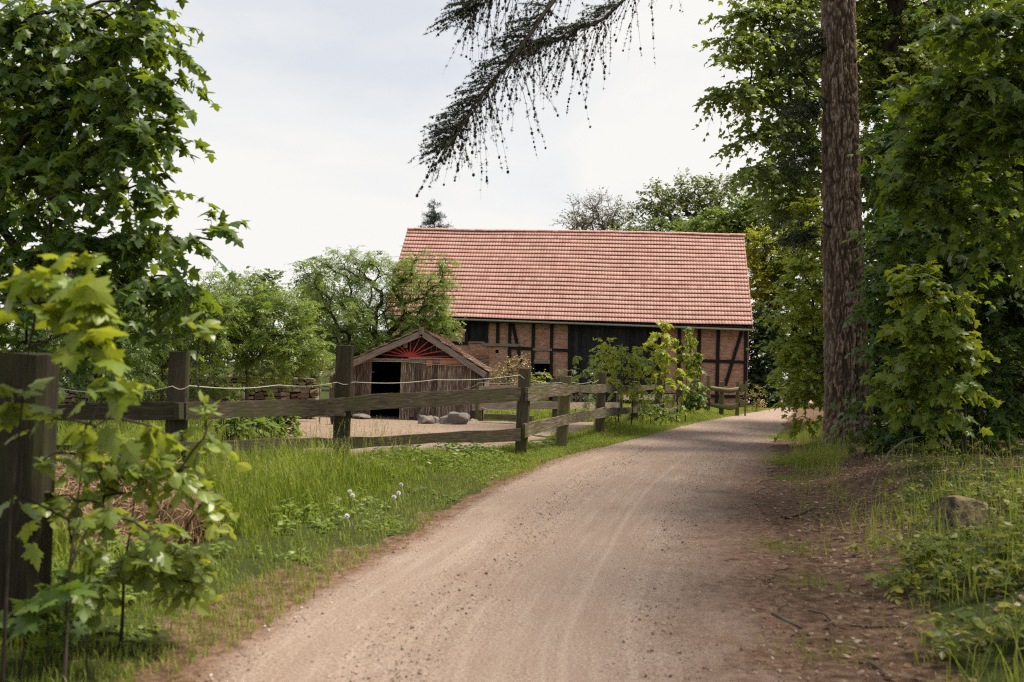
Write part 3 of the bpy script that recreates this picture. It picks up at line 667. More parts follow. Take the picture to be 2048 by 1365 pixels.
mb = MB(); pts = [Q(650, 748), Q(706, 734), Q(737, 722.5), Q(820, 724.5), Q(870, 729), Q(948, 733)]; pts = [p-[0, .14, 0] for p in pts]; mb.tube(pts, .008, 5); mb.build('rope', ROPE, shed)
mb = MB(); q = Q(812, 690); mb.box(q[0]-.05, q[0]+.05, -.12, -.012, q[2]-.09, q[2]+.1); mb.box(q[0]-.065, q[0]+.065, -.15, -.012, q[2]+.105, q[2]+.125)
mb.box(q[0]-.015, q[0]+.015, -.124, -.12, q[2]+.02, q[2]+.05); o_ = mb.build('nest_box', WOOD_G); o_.location = S0
tag(o_, 'small grey nest box on the dark gable boards of the shed', 'nest box')

# ================================================================== FENCES
def post(par, px, ytop, wpx, Yd, pxb=None, mtl=None, name='post', depth=.9, zb_=None, v=None, rnd=0.):
    tp = P(px, ytop, Yd); wd = wpx*Yd/FPX; xb = tp[0] if pxb is None else P(pxb, 900, Yd)[0]
    zb0 = float(gz(xb, Yd))-.25; dp = wd*depth; mb = MB(); seg = 10; o0 = random.random()*40; R = []; GC = []
    ang = random.uniform(-.12, .25)
    for i in range(seg+1):
        t_ = i/seg; z = zb0+(tp[2]-zb0)*t_; x = xb+(tp[0]-xb)*t_; kx = 1+.08*(vn(t_*4+o0, 2.)-.5)
        for (a, q) in [((1-rnd)*A_+rnd*.54*A_/math.hypot(A_, B_), (1-rnd)*B_+rnd*.54*B_/math.hypot(A_, B_)) for A_, B_ in ((-.5, -.5), (-.15, -.53), (.38, -.52), (.5, -.4), (.52, .4), (.4, .5), (-.4, .5), (-.52, .38))]:
            jx = .05*(vn(t_*3+o0, a*7+q*3)-.5)*wd; lx_ = a*wd*kx+jx; ly_ = q*dp
            R.append([x+lx_*math.cos(ang)-ly_*math.sin(ang), Yd+lx_*math.sin(ang)+ly_*math.cos(ang), z + (.02*(a+.5)*0+.03*(vn(a*5+o0, q*5)-.5) if i == seg else 0)])
            GC.append([z+o0, lx_+q+o0, ly_+a])
    F = [[i*8+j, i*8+(j+1) % 8, i*8+8+(j+1) % 8, i*8+8+j] for i in range(seg) for j in range(8)]+[[seg*8+j for j in range(8)]]
    loc = np.array(par.location) if par else np.zeros(3)
    mb.add(np.array(R)-loc, F, 0, random.random() if v is None else v, GC); return mb.build(name, mtl or WOOD_F, par)
def rail(par, a, c_, th=.05, mtl=None, name='rail', wav=.035, seg=14, dy=-.03, v=None, sag=0.):
    """a, c_ = (px, ytop, ybot, depth) at the two ends"""
    t0, b0_, t1, b1_ = P(a[0], a[1], a[3]+dy), P(a[0], a[2], a[3]+dy), P(c_[0], c_[1], c_[3]+dy), P(c_[0], c_[2], c_[3]+dy); o0 = random.random()*60
    d_ = nrm(t1-t0); bn = nrm(np.cross(d_, [0, 0, 1])); bn = bn*np.sign(bn[1]); ln = np.linalg.norm(t1-t0); R = []; GC = []; loc = np.array(par.location)
    for i in range(seg+1):
        q = i/seg; e1 = (fbm(q*ln*.9+o0, 1.)-.5)*wav*2; e2 = (fbm(q*ln*1.3+o0, 8.)-.5)*wav*2
        for (h, dd) in ((0, 0), (1, 0), (1, 1), (0, 1)):
            p = (b0_+(b1_-b0_)*q)*(1-h)+(t0+(t1-t0)*q)*h; e = e1 if h else e2
            R.append(p+bn*th*dd+[0, 0, e-sag*math.sin(q*math.pi)]); GC.append([q*ln+o0, h*.2+o0, dd*th])
    F = [[i*4+j, i*4+(j+1) % 4, i*4+4+(j+1) % 4, i*4+4+j] for i in range(seg) for j in range(4)]+[[3, 2, 1, 0], [seg*4+j for j in range(4)]]
    mb = MB(); mb.add(np.array(R)-loc, F, 0, random.random() if v is None else v, GC); return mb.build(name, mtl or WOOD_F, par)
def rope(par, pts, r_=.004):
    mb = MB(); loc = np.array(par.location); pp = []
    for (a, c_) in zip(pts[:-1], pts[1:]):
        A_, B_ = P(*a), P(*c_)
        for i in range(8): q = i/8; pp.append(A_+(B_-A_)*q-np.array([0, 0, .03*math.sin(q*math.pi)])-loc)
    pp.append(P(*pts[-1])-loc); mb.tube(pp, r_, 5); return mb.build('rope', ROPE, par)
fence = thing('fence', 'weathered two-rail plank fence on stout posts running along the gravel path', 'fence', on_g(.2, 15.9))
post(fence, 360, 705, 36, 8.95, mtl=WOOD_B, v=.6); post(fence, 690, 692, 33, 12.65, mtl=WOOD_B, v=.65); post(fence, 1050, 738, 24, 16.0, 1042, v=.35); post(fence, 1132, 753, 21, 17.9, 1121, WOOD_M, v=.6)  # the two left posts use the wood with shade in its colour
post(fence, 1203, 745, 17, 21.4, v=.5); post(fence, 1271, 764, 14, 26.5, v=.4); post(fence, 1318, 755, 13, 30.5, v=.6); post(fence, 1361, 752, 11, 32.5, v=.5); post(fence, -60, 700, 34, 9.1)
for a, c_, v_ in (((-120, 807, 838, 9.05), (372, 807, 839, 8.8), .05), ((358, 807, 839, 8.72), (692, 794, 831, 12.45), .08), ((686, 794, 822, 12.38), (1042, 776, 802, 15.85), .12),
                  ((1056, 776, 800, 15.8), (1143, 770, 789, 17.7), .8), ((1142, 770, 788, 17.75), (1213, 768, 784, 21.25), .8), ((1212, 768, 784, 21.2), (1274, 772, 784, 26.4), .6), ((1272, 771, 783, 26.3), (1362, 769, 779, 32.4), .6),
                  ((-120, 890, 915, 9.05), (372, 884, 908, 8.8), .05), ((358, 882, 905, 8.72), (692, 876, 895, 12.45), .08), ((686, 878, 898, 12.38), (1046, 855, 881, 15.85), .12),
                  ((1050, 850, 875, 15.8), (1137, 829, 849, 17.7), .8), ((1136, 830, 848, 17.75), (1213, 817, 834, 21.25), .8), ((1212, 818, 833, 21.2), (1274, 813, 826, 26.4), .6), ((1272, 812, 824, 26.3), (1362, 804, 814, 32.4), .6)): rail(fence, a, c_, v=v_ if v_ > .5 else .55, mtl=None if v_ > .5 else WOOD_B)  # left rails get the shade-darkened wood, right ones the lit fence wood
rope(fence, [(-60, 772, 8.95), (114, 775.7, 8.9), (231, 779, 8.87), (345, 773, 8.86), (379, 772, 8.86), (557, 770.5, 10.8), (674, 765, 12.5), (707, 764.5, 12.6), (870, 760, 14.2), (1040, 750.5, 15.85), (1062, 760, 16), (1123, 765.5, 17.7), (1143, 765, 17.9), (1182, 764, 20), (1197, 760, 21.3)])
cross = thing('paddock_fence', 'grey board fence crossing the paddock from the shed towards the saplings', 'fence', on_g(-.8, 26))
post(cross, 959, 760, 13, 25.9, mtl=WOOD_M, v=.7); post(cross, 1114, 757, 13, 26.2, v=.5)
for a, c_ in (((925, 779, 791, 26.2), (961, 778, 791, 25.8), ), ((958, 773, 783, 25.8), (1116, 768, 780, 26.1)), ((925, 806, 822, 26.2), (961, 804, 822, 25.8)), ((958, 806, 820, 25.8), (1116, 804, 819, 26.1)),
              ((1112, 769, 780, 26.1), (1240, 776, 786, 29.5)), ((1112, 806, 818, 26.1), (1240, 806, 816, 29.5)), ((1238, 789, 800, 29.5), (1358, 790, 800, 32.6)), ((1238, 818, 830, 29.5), (1358, 818, 828, 32.6))): rail(cross, a, c_, wav=.015, v=.75, mtl=WOOD_G)
post(cross, 1240, 770, 12, 29.6)
rope(cross, [(929, 778, 25.7), (960, 765, 25.7), (1025, 766, 25.8), (1113, 766, 26)], .004); rope(cross, [(962, 815, 25.7), (1000, 820, 25.7), (1050, 822, 25.8)], .004)
rus = thing('rustic_fence', 'short rustic fence of bent half-logs and square end blocks at the barn corner', 'fence', on_g(*P(1450, 820, 36)[:2]))
for q in ((1417.5, 752, 7), (1444, 764, 8), (1476, 764, 6.5), (1492, 763, 3)): post(rus, q[0], q[1], q[2], 36, mtl=WOOD_M, v=.75)
for pts in (((1420, 776), (1436, 779), (1460, 782), (1482, 778)), ((1420, 809), (1438, 813), (1462, 816), (1481, 809)), ((1398, 784), (1408, 791), (1420, 797)), ((1396, 806), (1408, 812), (1418, 820))):
    mb = MB(); mb.tube([P(a, c_, 35.85)-np.array(rus.location) for a, c_ in pts], [.075, .085, .095, .08][:len(pts)], 8, v=.8, cap=True); mb.build('log_rail', WOOD_M, rus)
for q in ((1488, 777), (1487, 808)):
    p = P(q[0], q[1], 35.8)-np.array(rus.location); mb = MB(); mb.box(p[0]-.13, p[0]+.13, p[1]-.06, p[1]+.06, p[2]-.13, p[2]+.13, 0, .9, 2); mb.build('end_block', WOOD_M, rus)
gp = thing('gatepost', 'thick shade-darkened old wooden post overgrown by maple leaves beside the straw heap', 'post', on_g(P(58, 900, 4.6)[0], 4.6))
post(gp, 57, 709, 105, 4.6, 50, WOOD_B, 'timber_post', v=.1, rnd=.6)  # near-black tone paints in the backlit shade on the post
# ================================================================== STONE WALL, ROCKS, YARD THINGS
m, t, b, o = mat('red_sandstone'); g = attr(t, 'gc').outputs['Vector']; n1 = noise(t, g, 5, 5, .7)
c = ramp(t, attr(t, 'v').outputs['Fac'], [(0, (.11, .07, .053)), (.5, (.21, .145, .115)), (1, (.28, .22, .18))]); c = mix(t, ramp(t, n1, [(.4, (0, 0, 0)), (.75, (.7, .7, .7))]), c, (.13, .1, .075))
t.links.new(c, b.inputs['Base Color']); b.inputs['Roughness'].default_value = .95; bump(t, b, n1, .6, .03); SAND = m
sw = thing('stone_wall', 'low rough wall of reddish rubble stone behind the elder bushes', 'wall', (-10, 24.8, 0)); mb = MB(); z = -.1
while z < 1.02:
    h = random.uniform(.06, .13); x = -9.
    while x < 5.1:
        w_ = random.uniform(.1, .3); dy = random.uniform(-.06, .04); hh = h*random.uniform(.8, 1)
        V = np.array([[xx_, yy_, zz_] for xx_ in (x, x+w_-.02) for yy_ in (-.2+dy, .25) for zz_ in (z, z+hh-.015)]); V += rng.normal(0, .014, V.shape)
        mb.add(V, [[0, 1, 3, 2], [4, 6, 7, 5], [0, 4, 5, 1], [2, 3, 7, 6], [1, 5, 7, 3]], 0, random.random()); x += w_
    z += h
mb.box(-9, 5.05, -.1, .2, -.1, .95, 0, 0.)
mb.build('wall_body', SAND, sw)
def rock(name, c, r_, seed, mtl, label, cat='stone', group=None, sub=3):
    import bmesh
    bm = bmesh.new(); bmesh.ops.create_icosphere(bm, subdivisions=sub, radius=1); V = np.array([v.co[:] for v in bm.verts]); F = [[v.index for v in f.verts] for f in bm.faces]; bm.free()
    k = .72+.5*vn(V[:, 0]*1.1+seed*3, V[:, 1]*1.1, V[:, 2]*1.1)+.14*vn(V[:, 0]*3+seed, V[:, 1]*3, V[:, 2]*3); V = V*k[:, None]; rr_ = np.random.default_rng(seed)
    for _ in range(9):
        q_ = nrm(rr_.normal(0, 1, 3)); h_ = rr_.uniform(.55, .85); V = V-np.maximum(V@q_-h_, 0)[:, None]*q_
    V = V*np.array(r_)*1.25
    mb = MB(); mb.add(V, F, 0, .5); o = mb.build(name, mtl, None, c); return tag(o, label, cat, group)
for i, (xa, xb, yt, yb, lb) in enumerate(((835, 852, 833, 845, 'small grey stone half hidden at the shed planks'), (843, 868, 835, 852, 'pale flat-faced stone in front of the small one by the shed'), (864, 878, 836, 851, 'narrow grey stone squeezed between two bigger stones'), (876, 901, 834, 854, 'blocky brownish stone against the shed planks'),
          (900, 936, 831, 857, 'largest grey sloping boulder at the shed corner'), (938, 953, 840, 848, 'flat white stone beside the mossy paddock post'), (941, 953, 827, 841, 'small rubble stone behind the flat white stone'), (706, 735, 832, 841, 'flat doorstep stone beside the dark shed doorway'))):
    c_ = G((xa+xb)/2, yb-2); k = c_[1]/FPX; rock('stone', c_+[0, .1, (yb-yt)*k*.42], ((xb-xa)*k*.56, (xb-xa)*k*.45, (yb-yt)*k*.62), i+1, STONE, lb, 'stone', 'stones along the shed front')
c_ = GT(1920, 1058); c_b = c_.copy(); m, t, b, o = mat('mossy_shaded_boulder'); tc = nd(t, 'ShaderNodeTexCoord').outputs['Object']; ge = nd(t, 'ShaderNodeNewGeometry'); sx_ = nd(t, 'ShaderNodeSeparateXYZ'); t.links.new(ge.outputs['Normal'], sx_.inputs[0]); n1 = noise(t, tc, 12, 6, .7)
k = ramp(t, math_(t, 'ADD', sx_.outputs[2], math_(t, 'MULTIPLY', math_(t, 'SUBTRACT', n1, .5), 1.2)), [(.25, (0, 0, 0)), (.55, (1, 1, 1))]); t.links.new(mix(t, k, ramp(t, n1, [(.3, (.02, .016, .013)), (.7, (.065, .05, .04))]), ramp(t, n1, [(.3, (.13, .095, .045)), (.7, (.3, .225, .12))])), b.inputs['Base Color']); b.inputs['Roughness'].default_value = .95; bump(t, b, n1, .8, .04)  # moss and straw tone on top; side faces painted dark as shadow
rock('boulder', c_+[.1, .2, .06], (.22, .2, .15), 15, m, 'mossy straw-topped boulder with shade-darkened sides in the grass under the maples', 'boulder', None, 4)
yb_ = thing('beam_log', 'long squared timber lying low in the grass behind the fence', 'log', G(1018, 842)); mb = MB(); mb.bar(P(970, 833, 24.6)-np.array(yb_.location), P(1066, 838, 24.2)-np.array(yb_.location), .14, .2, wav=.03); mb.build('timber', WOOD_M, yb_)
for x in (-.45, .4):
    mb = MB(); mb.box(x-.07, x+.07, -.1, .1, -.08, .1); mb.build('support_block', WOOD_F, yb_)
bk = thing('bucket', 'small dark bucket standing on the sand beside the shed door', 'bucket', G(668, 850)); mb = MB(); th = np.arange(14)/14*2*math.pi; R = []
for z, rr in ((0, .075), (.2, .1), (.21, .105), (.21, .092), (.02, .07)): R += [[rr*math.cos(a), rr*math.sin(a), z] for a in th]
mb.add(R, [[i*14+j, i*14+(j+1) % 14, i*14+14+(j+1) % 14, i*14+14+j] for i in range(4) for j in range(14)]+[[56+j for j in range(14)]], 0, .5, None, True); mb.build('body', DARKP, bk)
mb = MB(); mb.tube([[.1*math.cos(a), -.03, .2+.1*math.sin(a)*.9] for a in np.linspace(0, math.pi, 9)], .004, 5); mb.build('handle', METAL, bk)
pg = thing('pen_gate', 'small pale wooden slat gate leaning between posts before the barn door', 'gate', P(1157, 823, 38)*[1, 1, 0]); lo_ = np.array(pg.location)
for px in (1143, 1153, 1161, 1170):
    mb = MB(); mb.bar(P(px, 824, 38)-lo_, P(px, 789, 38)-lo_, .09, .05, (1, 0, 0)); mb.build('slat', WOOD_G, pg)
for py in (795, 814):
    mb = MB(); mb.bar(P(1140, py, 38.06)-lo_, P(1174, py+1, 38.06)-lo_, .1, .04); mb.build('crossbar', WOOD_G, pg)
mb = MB(); mb.bar(P(1158, 786, 37.9)-lo_, P(1184, 806, 37.9)-lo_, .12, .05); mb.build('brace', WOOD_G, pg)
# straw heap and plank
hc = np.array([-3.2, 7.2, 0]); mb = MB(); nu, nv = 60, 26; R = []
for i in range(nv):
    for j in range(nu):
        a = j/nu*2*math.pi; q = i/(nv-1); rr = math.sin(q*math.pi/2); x = 1.0*rr*math.cos(a); y = .75*rr*math.sin(a); z = .66*math.cos(q*math.pi/2)**.75
        k = .7+.62*float(fbm(x*2.6+9, y*2.6, z*2.6)); R.append([x*k, y*k, z*k-.03])
R = np.array(R); F = [[i*nu+j, i*nu+nu+j, i*nu+nu+(j+1) % nu, i*nu+(j+1) % nu] for i in range(nv-1) for j in range(nu)]
mb.add(R, F, 0, .15, None, True); n = 15000; pk = rng.integers(0, len(R), n); pp = R[pk]+rng.normal(0, .045, (n, 3)); od = nrm(R[pk]*[1, 1, 1.6]); tp = nrm(rng.normal(0, 1, (n, 3))*[1, 1, .6]+[0, 0, -.5]); tp = nrm(tp-od*(tp*od).sum(1)[:, None]*.75)
inst(mb, BLADES[1], pp, tp, od+rng.normal(0, .3, (n, 3)), .07+.14*rng.random(n), np.clip(rng.random(n)*1.2-.1, 0, 1), 0, .006)
o_ = mb.build('straw_heap', LEAF['straw'], None, hc); tag(o_, 'heap of tangled brown straw behind the leafy hazel sapling', 'straw heap')
a_, c_ = G(150, 1075, .1), G(405, 1128, .07); mb = MB(); mb.bar(a_, c_, .025, .2, wav=.01); o_ = mb.build('plank', WOOD_G); tag(o_, 'bleached plank lying in front of the straw heap', 'plank')
# dandelion clocks
for i, (px, py, lb) in enumerate(((802, 970, 'dandelion clock, highest of the group nearest the path'), (699.5, 984, 'dandelion clock, upper one of a touching pair in the tall grass'), (705, 992, 'dandelion clock, lower one of a touching pair in the tall grass'), (797, 987, 'dandelion clock just below the highest one'), (694, 1033, 'dandelion clock low down near bent stalks'), (788, 995, 'half-blown dandelion clock beside the bent pale stalk'))):
    Yd = G(px, py+38)[1]; p = P(px, py, Yd); bz = on_g(p[0]+.03, Yd); dl_t = thing('dandelion', lb, 'dandelion', bz, 0, 'dandelion clocks on the verge'); h = p-bz
    mb = MB(); mb.tube([[0, 0, 0], h*.5+[.01, 0, 0], h], .0035, 5); mb.build('stem', m_plain('dandelion_stem', (.4, .42, .2)) if i == 0 else bpy.data.materials['dandelion_stem'], dl_t)
    mb = MB(); n = 420; dv = nrm(rng.normal(0, 1, (n, 3))); inst(mb, T['rhomb'], np.repeat(h[None], n, 0)+dv*.008, dv, np.cross(dv, rng.normal(0, 1, (n, 3))), .015, .5, 0, .012)
    mb.build('seed_head', m_plain('dandelion_fluff', (.92, .9, .86)) if i == 0 else bpy.data.materials['dandelion_fluff'], dl_t)
# sticks
for pts, r_, lb in (([(1544, 1233), (1575, 1249), (1602, 1260)], .012, 'short straight stick on the bare earth of the path margin'), ([(1571, 1040), (1603, 1030), (1630, 1018)], .014, 'dark stick beside the black hollow in the bank'), ([(1615, 1224), (1650, 1232), (1673, 1257)], .006, 'thin bent twig next to the short straight stick'),
                  ([(1012, 1272), (1036, 1279), (1050, 1295)], .006, 'small hooked twig in the middle of the path'), ([(1738, 1330), (1762, 1345), (1790, 1372)], .008, 'pale curved twig near the lower weeds'), ([(1700, 1255), (1745, 1258), (1795, 1256)], .006, 'long thin twig at the foot of the weeds')):
    pp = [GT(*q)+[0, 0, r_*.7+.008] for q in pts]; mb = MB(); mb.tube(pp, [r_, r_*.9, r_*.5], 6, cap=True); o_ = mb.build('stick', TWIG_L); tag(o_, lb, 'stick')
p0 = GT(1738, 985); Yd = p0[1]+.3; mb = MB(); mb.tube([p0-[0, 0, .03], P(1757, 945, Yd), P(1778, 905, Yd), P(1808, 882, Yd+.3), P(1835, 874, Yd+.6), P(1864, 872, Yd+.8)], [.016, .014, .013, .011, .008, .004], 6); o_ = mb.build('fallen_branch', TWIG_L); tag(o_, 'bare fallen branch arching up from the bank beside the larch', 'branch')
# ================================================================== BIG LARCH
ly = 16.2; lb = GT(1697, 884); lb = np.array([P(1697, 884, lb[1])[0], lb[1], float(gz(lb[0], lb[1]))]); ly = lb[1]
larch = thing('larch_tree', 'tall larch with thick furrowed brown trunk and a drooping branch full of small cones', 'tree', lb)
cl = [(1697, 884), (1694, 780), (1688, 560), (1683, 380), (1679, 200), (1676, 0), (1668, -420), (1655, -900), (1640, -1500)]; wl = [96, 84, 76, 72, 68, 63, 52, 36, 14]
pc = np.array([P(a, b_, ly) for a, b_ in cl]); nl, na_ = 700, 180; zz = np.linspace(pc[0, 2]-.2, pc[-1, 2], nl)
cx = np.interp(zz, pc[:, 2], pc[:, 0]); ra = np.interp(zz, pc[:, 2], np.array(wl)*ly/FPX/2); th = np.linspace(0, 2*math.pi, na_, endpoint=False)
TH, ZZ = np.meshgrid(th, zz); CXg = cx[:, None]+0*TH; RA = ra[:, None]+0*TH
ux, uy = np.cos(TH)*1.0, np.sin(TH)*1.0
wv = (fbm(ux*2+4, uy*2, ZZ*1.3)-.5)*1.6; pl1 = np.abs(fbm(ux*5+wv, uy*5, ZZ*3.4, 2)-.5)*2; pl2 = np.abs(fbm(ux*13+wv, uy*13, ZZ*8, 2)-.5)*2
rg = np.minimum(ss(.0, .28, pl1), .35+.65*ss(0, .3, pl2)); rr = RA*(1+.1*(rg-.7)) + .02*(rg-.6) + .03*(fbm(ux*16, uy*16, ZZ*16)-.5) + .17*np.exp(-np.maximum(ZZ-lb[2], 0)/.22)*np.maximum(.1, fbm(ux*2.2, uy*2.2)*2-.6) + .02*(fbm(ux*1.5, uy*1.5, ZZ*.8)-.5)
V = np.stack([CXg+rr*np.cos(TH), ly+rr*np.sin(TH), ZZ], -1).reshape(-1, 3)-lb; i = np.arange(nl-1)[:, None]*na_; j = np.arange(na_)[None]
mb = MB(); gcv = np.stack([ZZ, RA*ux, RA*uy], -1).reshape(-1, 3)
mb.add(V, np.stack([i+j, i+(j+1) % na_, i+na_+(j+1) % na_, i+na_+j], -1).reshape(-1, 4), 0, rg.ravel(), gcv, True)
m, t, b, o = mat('larch_plate_bark'); g = attr(t, 'gc').outputs['Vector']; n1 = noise(t, g, 7, 6, .7, (.6, 1.6, 1.6)); n2 = noise(t, g, 40, 4, .7, (.5, 1, 1))
h = math_(t, 'ADD', math_(t, 'MULTIPLY', attr(t, 'v').outputs['Fac'], .75), math_(t, 'MULTIPLY', n1, .5))
c = ramp(t, h, [(.22, (.018, .012, .009)), (.5, (.06, .042, .03)), (.8, (.145, .102, .076)), (1, (.26, .2, .155))]); c = mix(t, math_(t, 'MULTIPLY', n2, .35), c, (.21, .16, .122)); t.links.new(c, b.inputs['Base Color']); b.inputs['Roughness'].default_value = .92; b.inputs['Specular IOR Level'].default_value = .12
bump(t, b, math_(t, 'ADD', n1, n2), .7, .025); mb.build('trunk', m, larch)
r = np.random.default_rng(3); limbs = [
  [(1668, -420, ly), (1480, -330, 14.6), (1290, -190, 13), (1109, 0, 12), (1051, 86, 11.8), (1001, 135, 11.7), (965, 188, 11.6), (931, 240, 11.5), (912, 268, 11.5), (893, 292, 11.4)],
  [(1666, -460, ly), (1520, -300, 14.8), (1370, -110, 13.4), (1241, 3, 12.6), (1189, 46, 12.4), (1143, 71, 12.3), (1097, 89, 12.2), (1058, 110, 12.1)],
  [(1290, -190, 13), (1130, -80, 12.2), (1010, -30, 11.9), (960, 10, 11.8), (935, 25, 11.8)]]
mbw = MB(); mbn = MB(); mbc = MB(); nP = []; nT = []; cones = []
def strand(p, d, ln, drop, tuft=.032, cone=.5, back=.25):
    k = 9; q = np.linspace(0, 1, k); pts = p+d*(ln*q)[:, None]; pts[:, 2] -= drop*ln*q**1.6; pts += np.cumsum(r.normal(0, .008, (k, 3)), 0)
    mbw.tube(pts-lb, .0035*(1.15-q), 4)
    m_ = int(ln/.022); s_ = np.sort(r.random(m_)**.8)*.98
    tp_ = np.stack([np.interp(s_, q, pts[:, i]) for i in range(3)], -1); keep = r.random(m_) > back; nP.append(tp_[keep]); tdir = nrm(pts[-1]-pts[0]); nT.append(np.repeat(tdir[None], keep.sum(), 0))
    for _ in range(r.poisson(ln*cone*7)):
        x = r.random(); cones.append(np.array([np.interp(x, q, pts[:, i]) for i in range(3)])-[0, 0, .012])
    return pts
for li, lm in enumerate(limbs):
    pts = np.array([P(*q) for q in lm]); k = len(pts); tt = np.linspace(0, 1, 70); sp_ = np.stack([np.interp(tt*(k-1), np.arange(k), pts[:, i]) for i in range(3)], -1)
    for _ in range(3): sp_[1:-1] = (sp_[:-2]+2*sp_[1:-1]+sp_[2:])/4
    sp_ += np.column_stack([fbm(tt*9, li*3.)-.5, 0*tt, fbm(tt*9, li*5+2.)-.5])*.12; R0 = (.036, .031, .013)[li]
    mbw.tube(sp_-lb, R0*(1-.93*tt)+.004, 7)
    for _ in range((330, 210, 140)[li]):
        a = r.uniform(.22 if li < 2 else .3, 1); i = min(int(a*69), 68); p = sp_[i]+(sp_[i+1]-sp_[i])*r.random()
        if r.random() < .45: strand(p, nrm([r.normal(-.15, .35), r.normal(0, .35), -.5]), r.uniform(.25, .8)*(1 if a < .75 else .62), .6, cone=.8, back=.55)
        else:
            out = strand(p, nrm([-abs(r.normal(.9, .35)), r.normal(0, .45), r.uniform(-.25, .35)]), r.uniform(.18, .5), .45, cone=.15, back=.05)
            if r.random() < .5: strand(out[5], nrm([-.7, r.normal(0, .5), .1]), r.uniform(.12, .3), .5, cone=.1, back=.05)
for (px, py, Yd, ln) in ((1640, 470, ly-.2, 1), (1640, 300, ly-.1, 1), (1645, 200, ly-.1, .9), (1650, 90, ly, .8)):
    for q in range(10):
        p = P(px, py+r.normal(0, 18), Yd); o2 = strand(p, nrm([-1, r.normal(-.2, .4), r.normal(.1, .2)]), ln*r.uniform(.5, 1.3), .25, cone=.1, back=.1)
        for w_ in range(20): strand(o2[r.integers(1, 9)], nrm([r.normal(-.5, .6), r.normal(0, .6), r.normal(-.15, .3)]), r.uniform(.15, .45), .3, cone=.05, back=.05)
mbw.build('branches', TWIG, larch)
for (px, py, sd_, ln_) in ((1652, 98, -1, .22), (1655, 205, -1, .16), (1735, 610, 1, .2), (1718, 330, 1, .12), (1660, 455, -1, .2), (1700, 130, 1, .14)):
    p = P(px, py, ly-.12); mbs = MB(); mbs.tube(np.array([p-[sd_*.1, 0, .02], p, p+[sd_*ln_*.6, -.05, .05], p+[sd_*ln_, -.06, .1]])-lb, [.05, .035, .022, .012], 7, cap=True); mbs.build('branch_stub', TWIG, larch)
pp = np.concatenate(nP); td = np.concatenate(nT); per = 9; n = len(pp)*per; dv = nrm(np.repeat(td, per, 0)*.35+r.normal(0, 1, (n, 3)))
inst(mbn, (np.array([[-.5, 0, 0], [.5, 0, 0], [0, 1, 0]]), np.array([[0, 1, 2]])), np.repeat(pp, per, 0)-lb, dv, r.normal(0, 1, (n, 3)), .02+.017*r.random(n), r.random(n), 0, .007)
mbn.build('needles', LEAF['needle'], larch)
ico = np.array([[0, 0, 1], [.9, 0, .45], [.28, .85, .45], [-.72, .53, .45], [-.72, -.53, .45], [.28, -.85, .45], [.72, .53, -.45], [-.28, .85, -.45], [-.9, 0, -.45], [-.28, -.85, -.45], [.72, -.53, -.45], [0, 0, -1.]])
fi = np.array([[0, 1, 2], [0, 2, 3], [0, 3, 4], [0, 4, 5], [0, 5, 1], [1, 6, 2], [2, 7, 3], [3, 8, 4], [4, 9, 5], [5, 10, 1], [2, 6, 7], [3, 7, 8], [4, 8, 9], [5, 9, 10], [1, 10, 6], [6, 11, 7], [7, 11, 8], [8, 11, 9], [9, 11, 10], [10, 11, 6]])
cp = np.array(cones); inst(mbc, (ico*[1, 1, 1.2], fi), cp-lb, np.tile([0, 1., 0], (len(cp), 1)), np.tile([0, 0, 1.], (len(cp), 1)), r.uniform(.012, .021, len(cp)), .5)
tag(mbc.build('cones', TWIG, larch), kind='stuff')

# ================================================================== TREES AND SHRUBS
FT = foliage_tree
def gp_(px, Y): x = P(px, 800, Y)[0]; return on_g(x, Y)
# overhanging maple of the left side
b0 = on_g(-8.2, 10.8)
FT('maple_tree', 'large maple whose leafy boughs overhang the stone wall and straw heap', 'tree', [b0, b0+[.3, -.1, 2.5], b0+[.9, -.3, 5], b0+[1.5, -.5, 8]], .26,
   [blob(40, 80, 9.8, 110, 110, 35), blob(170, 60, 9.5, 130, 90, 35), blob(285, 55, 9, 62, 60, 12), blob(265, 165, 9, 75, 55, 16), blob(190, 180, 9.6, 90, 90, 23), blob(50, 230, 10, 110, 100, 33), blob(225, 265, 9.2, 75, 60, 13),
    blob(110, 320, 9.6, 95, 50, 26), blob(265, 355, 9, 42, 40, 4), blob(30, 380, 9.8, 70, 60, 13), blob(295, 425, 9, 45, 28, 3), blob(170, 460, 9.2, 110, 50, 32), blob(280, 300, 9, 40, 40, 8), blob(60, 130, 9.8, 90, 70, 24), blob(70, 500, 9.8, 100, 80, 23), blob(330, 485, 9, 50, 35, 5),
    blob(420, 535, 8.8, 45, 28, 3), blob(310, 560, 9, 90, 55, 16), blob(200, 580, 9.5, 100, 60, 20), blob(60, 620, 10, 90, 60, 17), blob(-120, 300, 10.5, 120, 300, 42), blob(230, 640, 9.2, 60, 40, 5)],
   'maple', 'maple', .115, 11, twigs=3, per=8, tl=.42, droop=.45, up=.1, var=(0, .7), ldroop=.55, tier=.45, flat=.5)
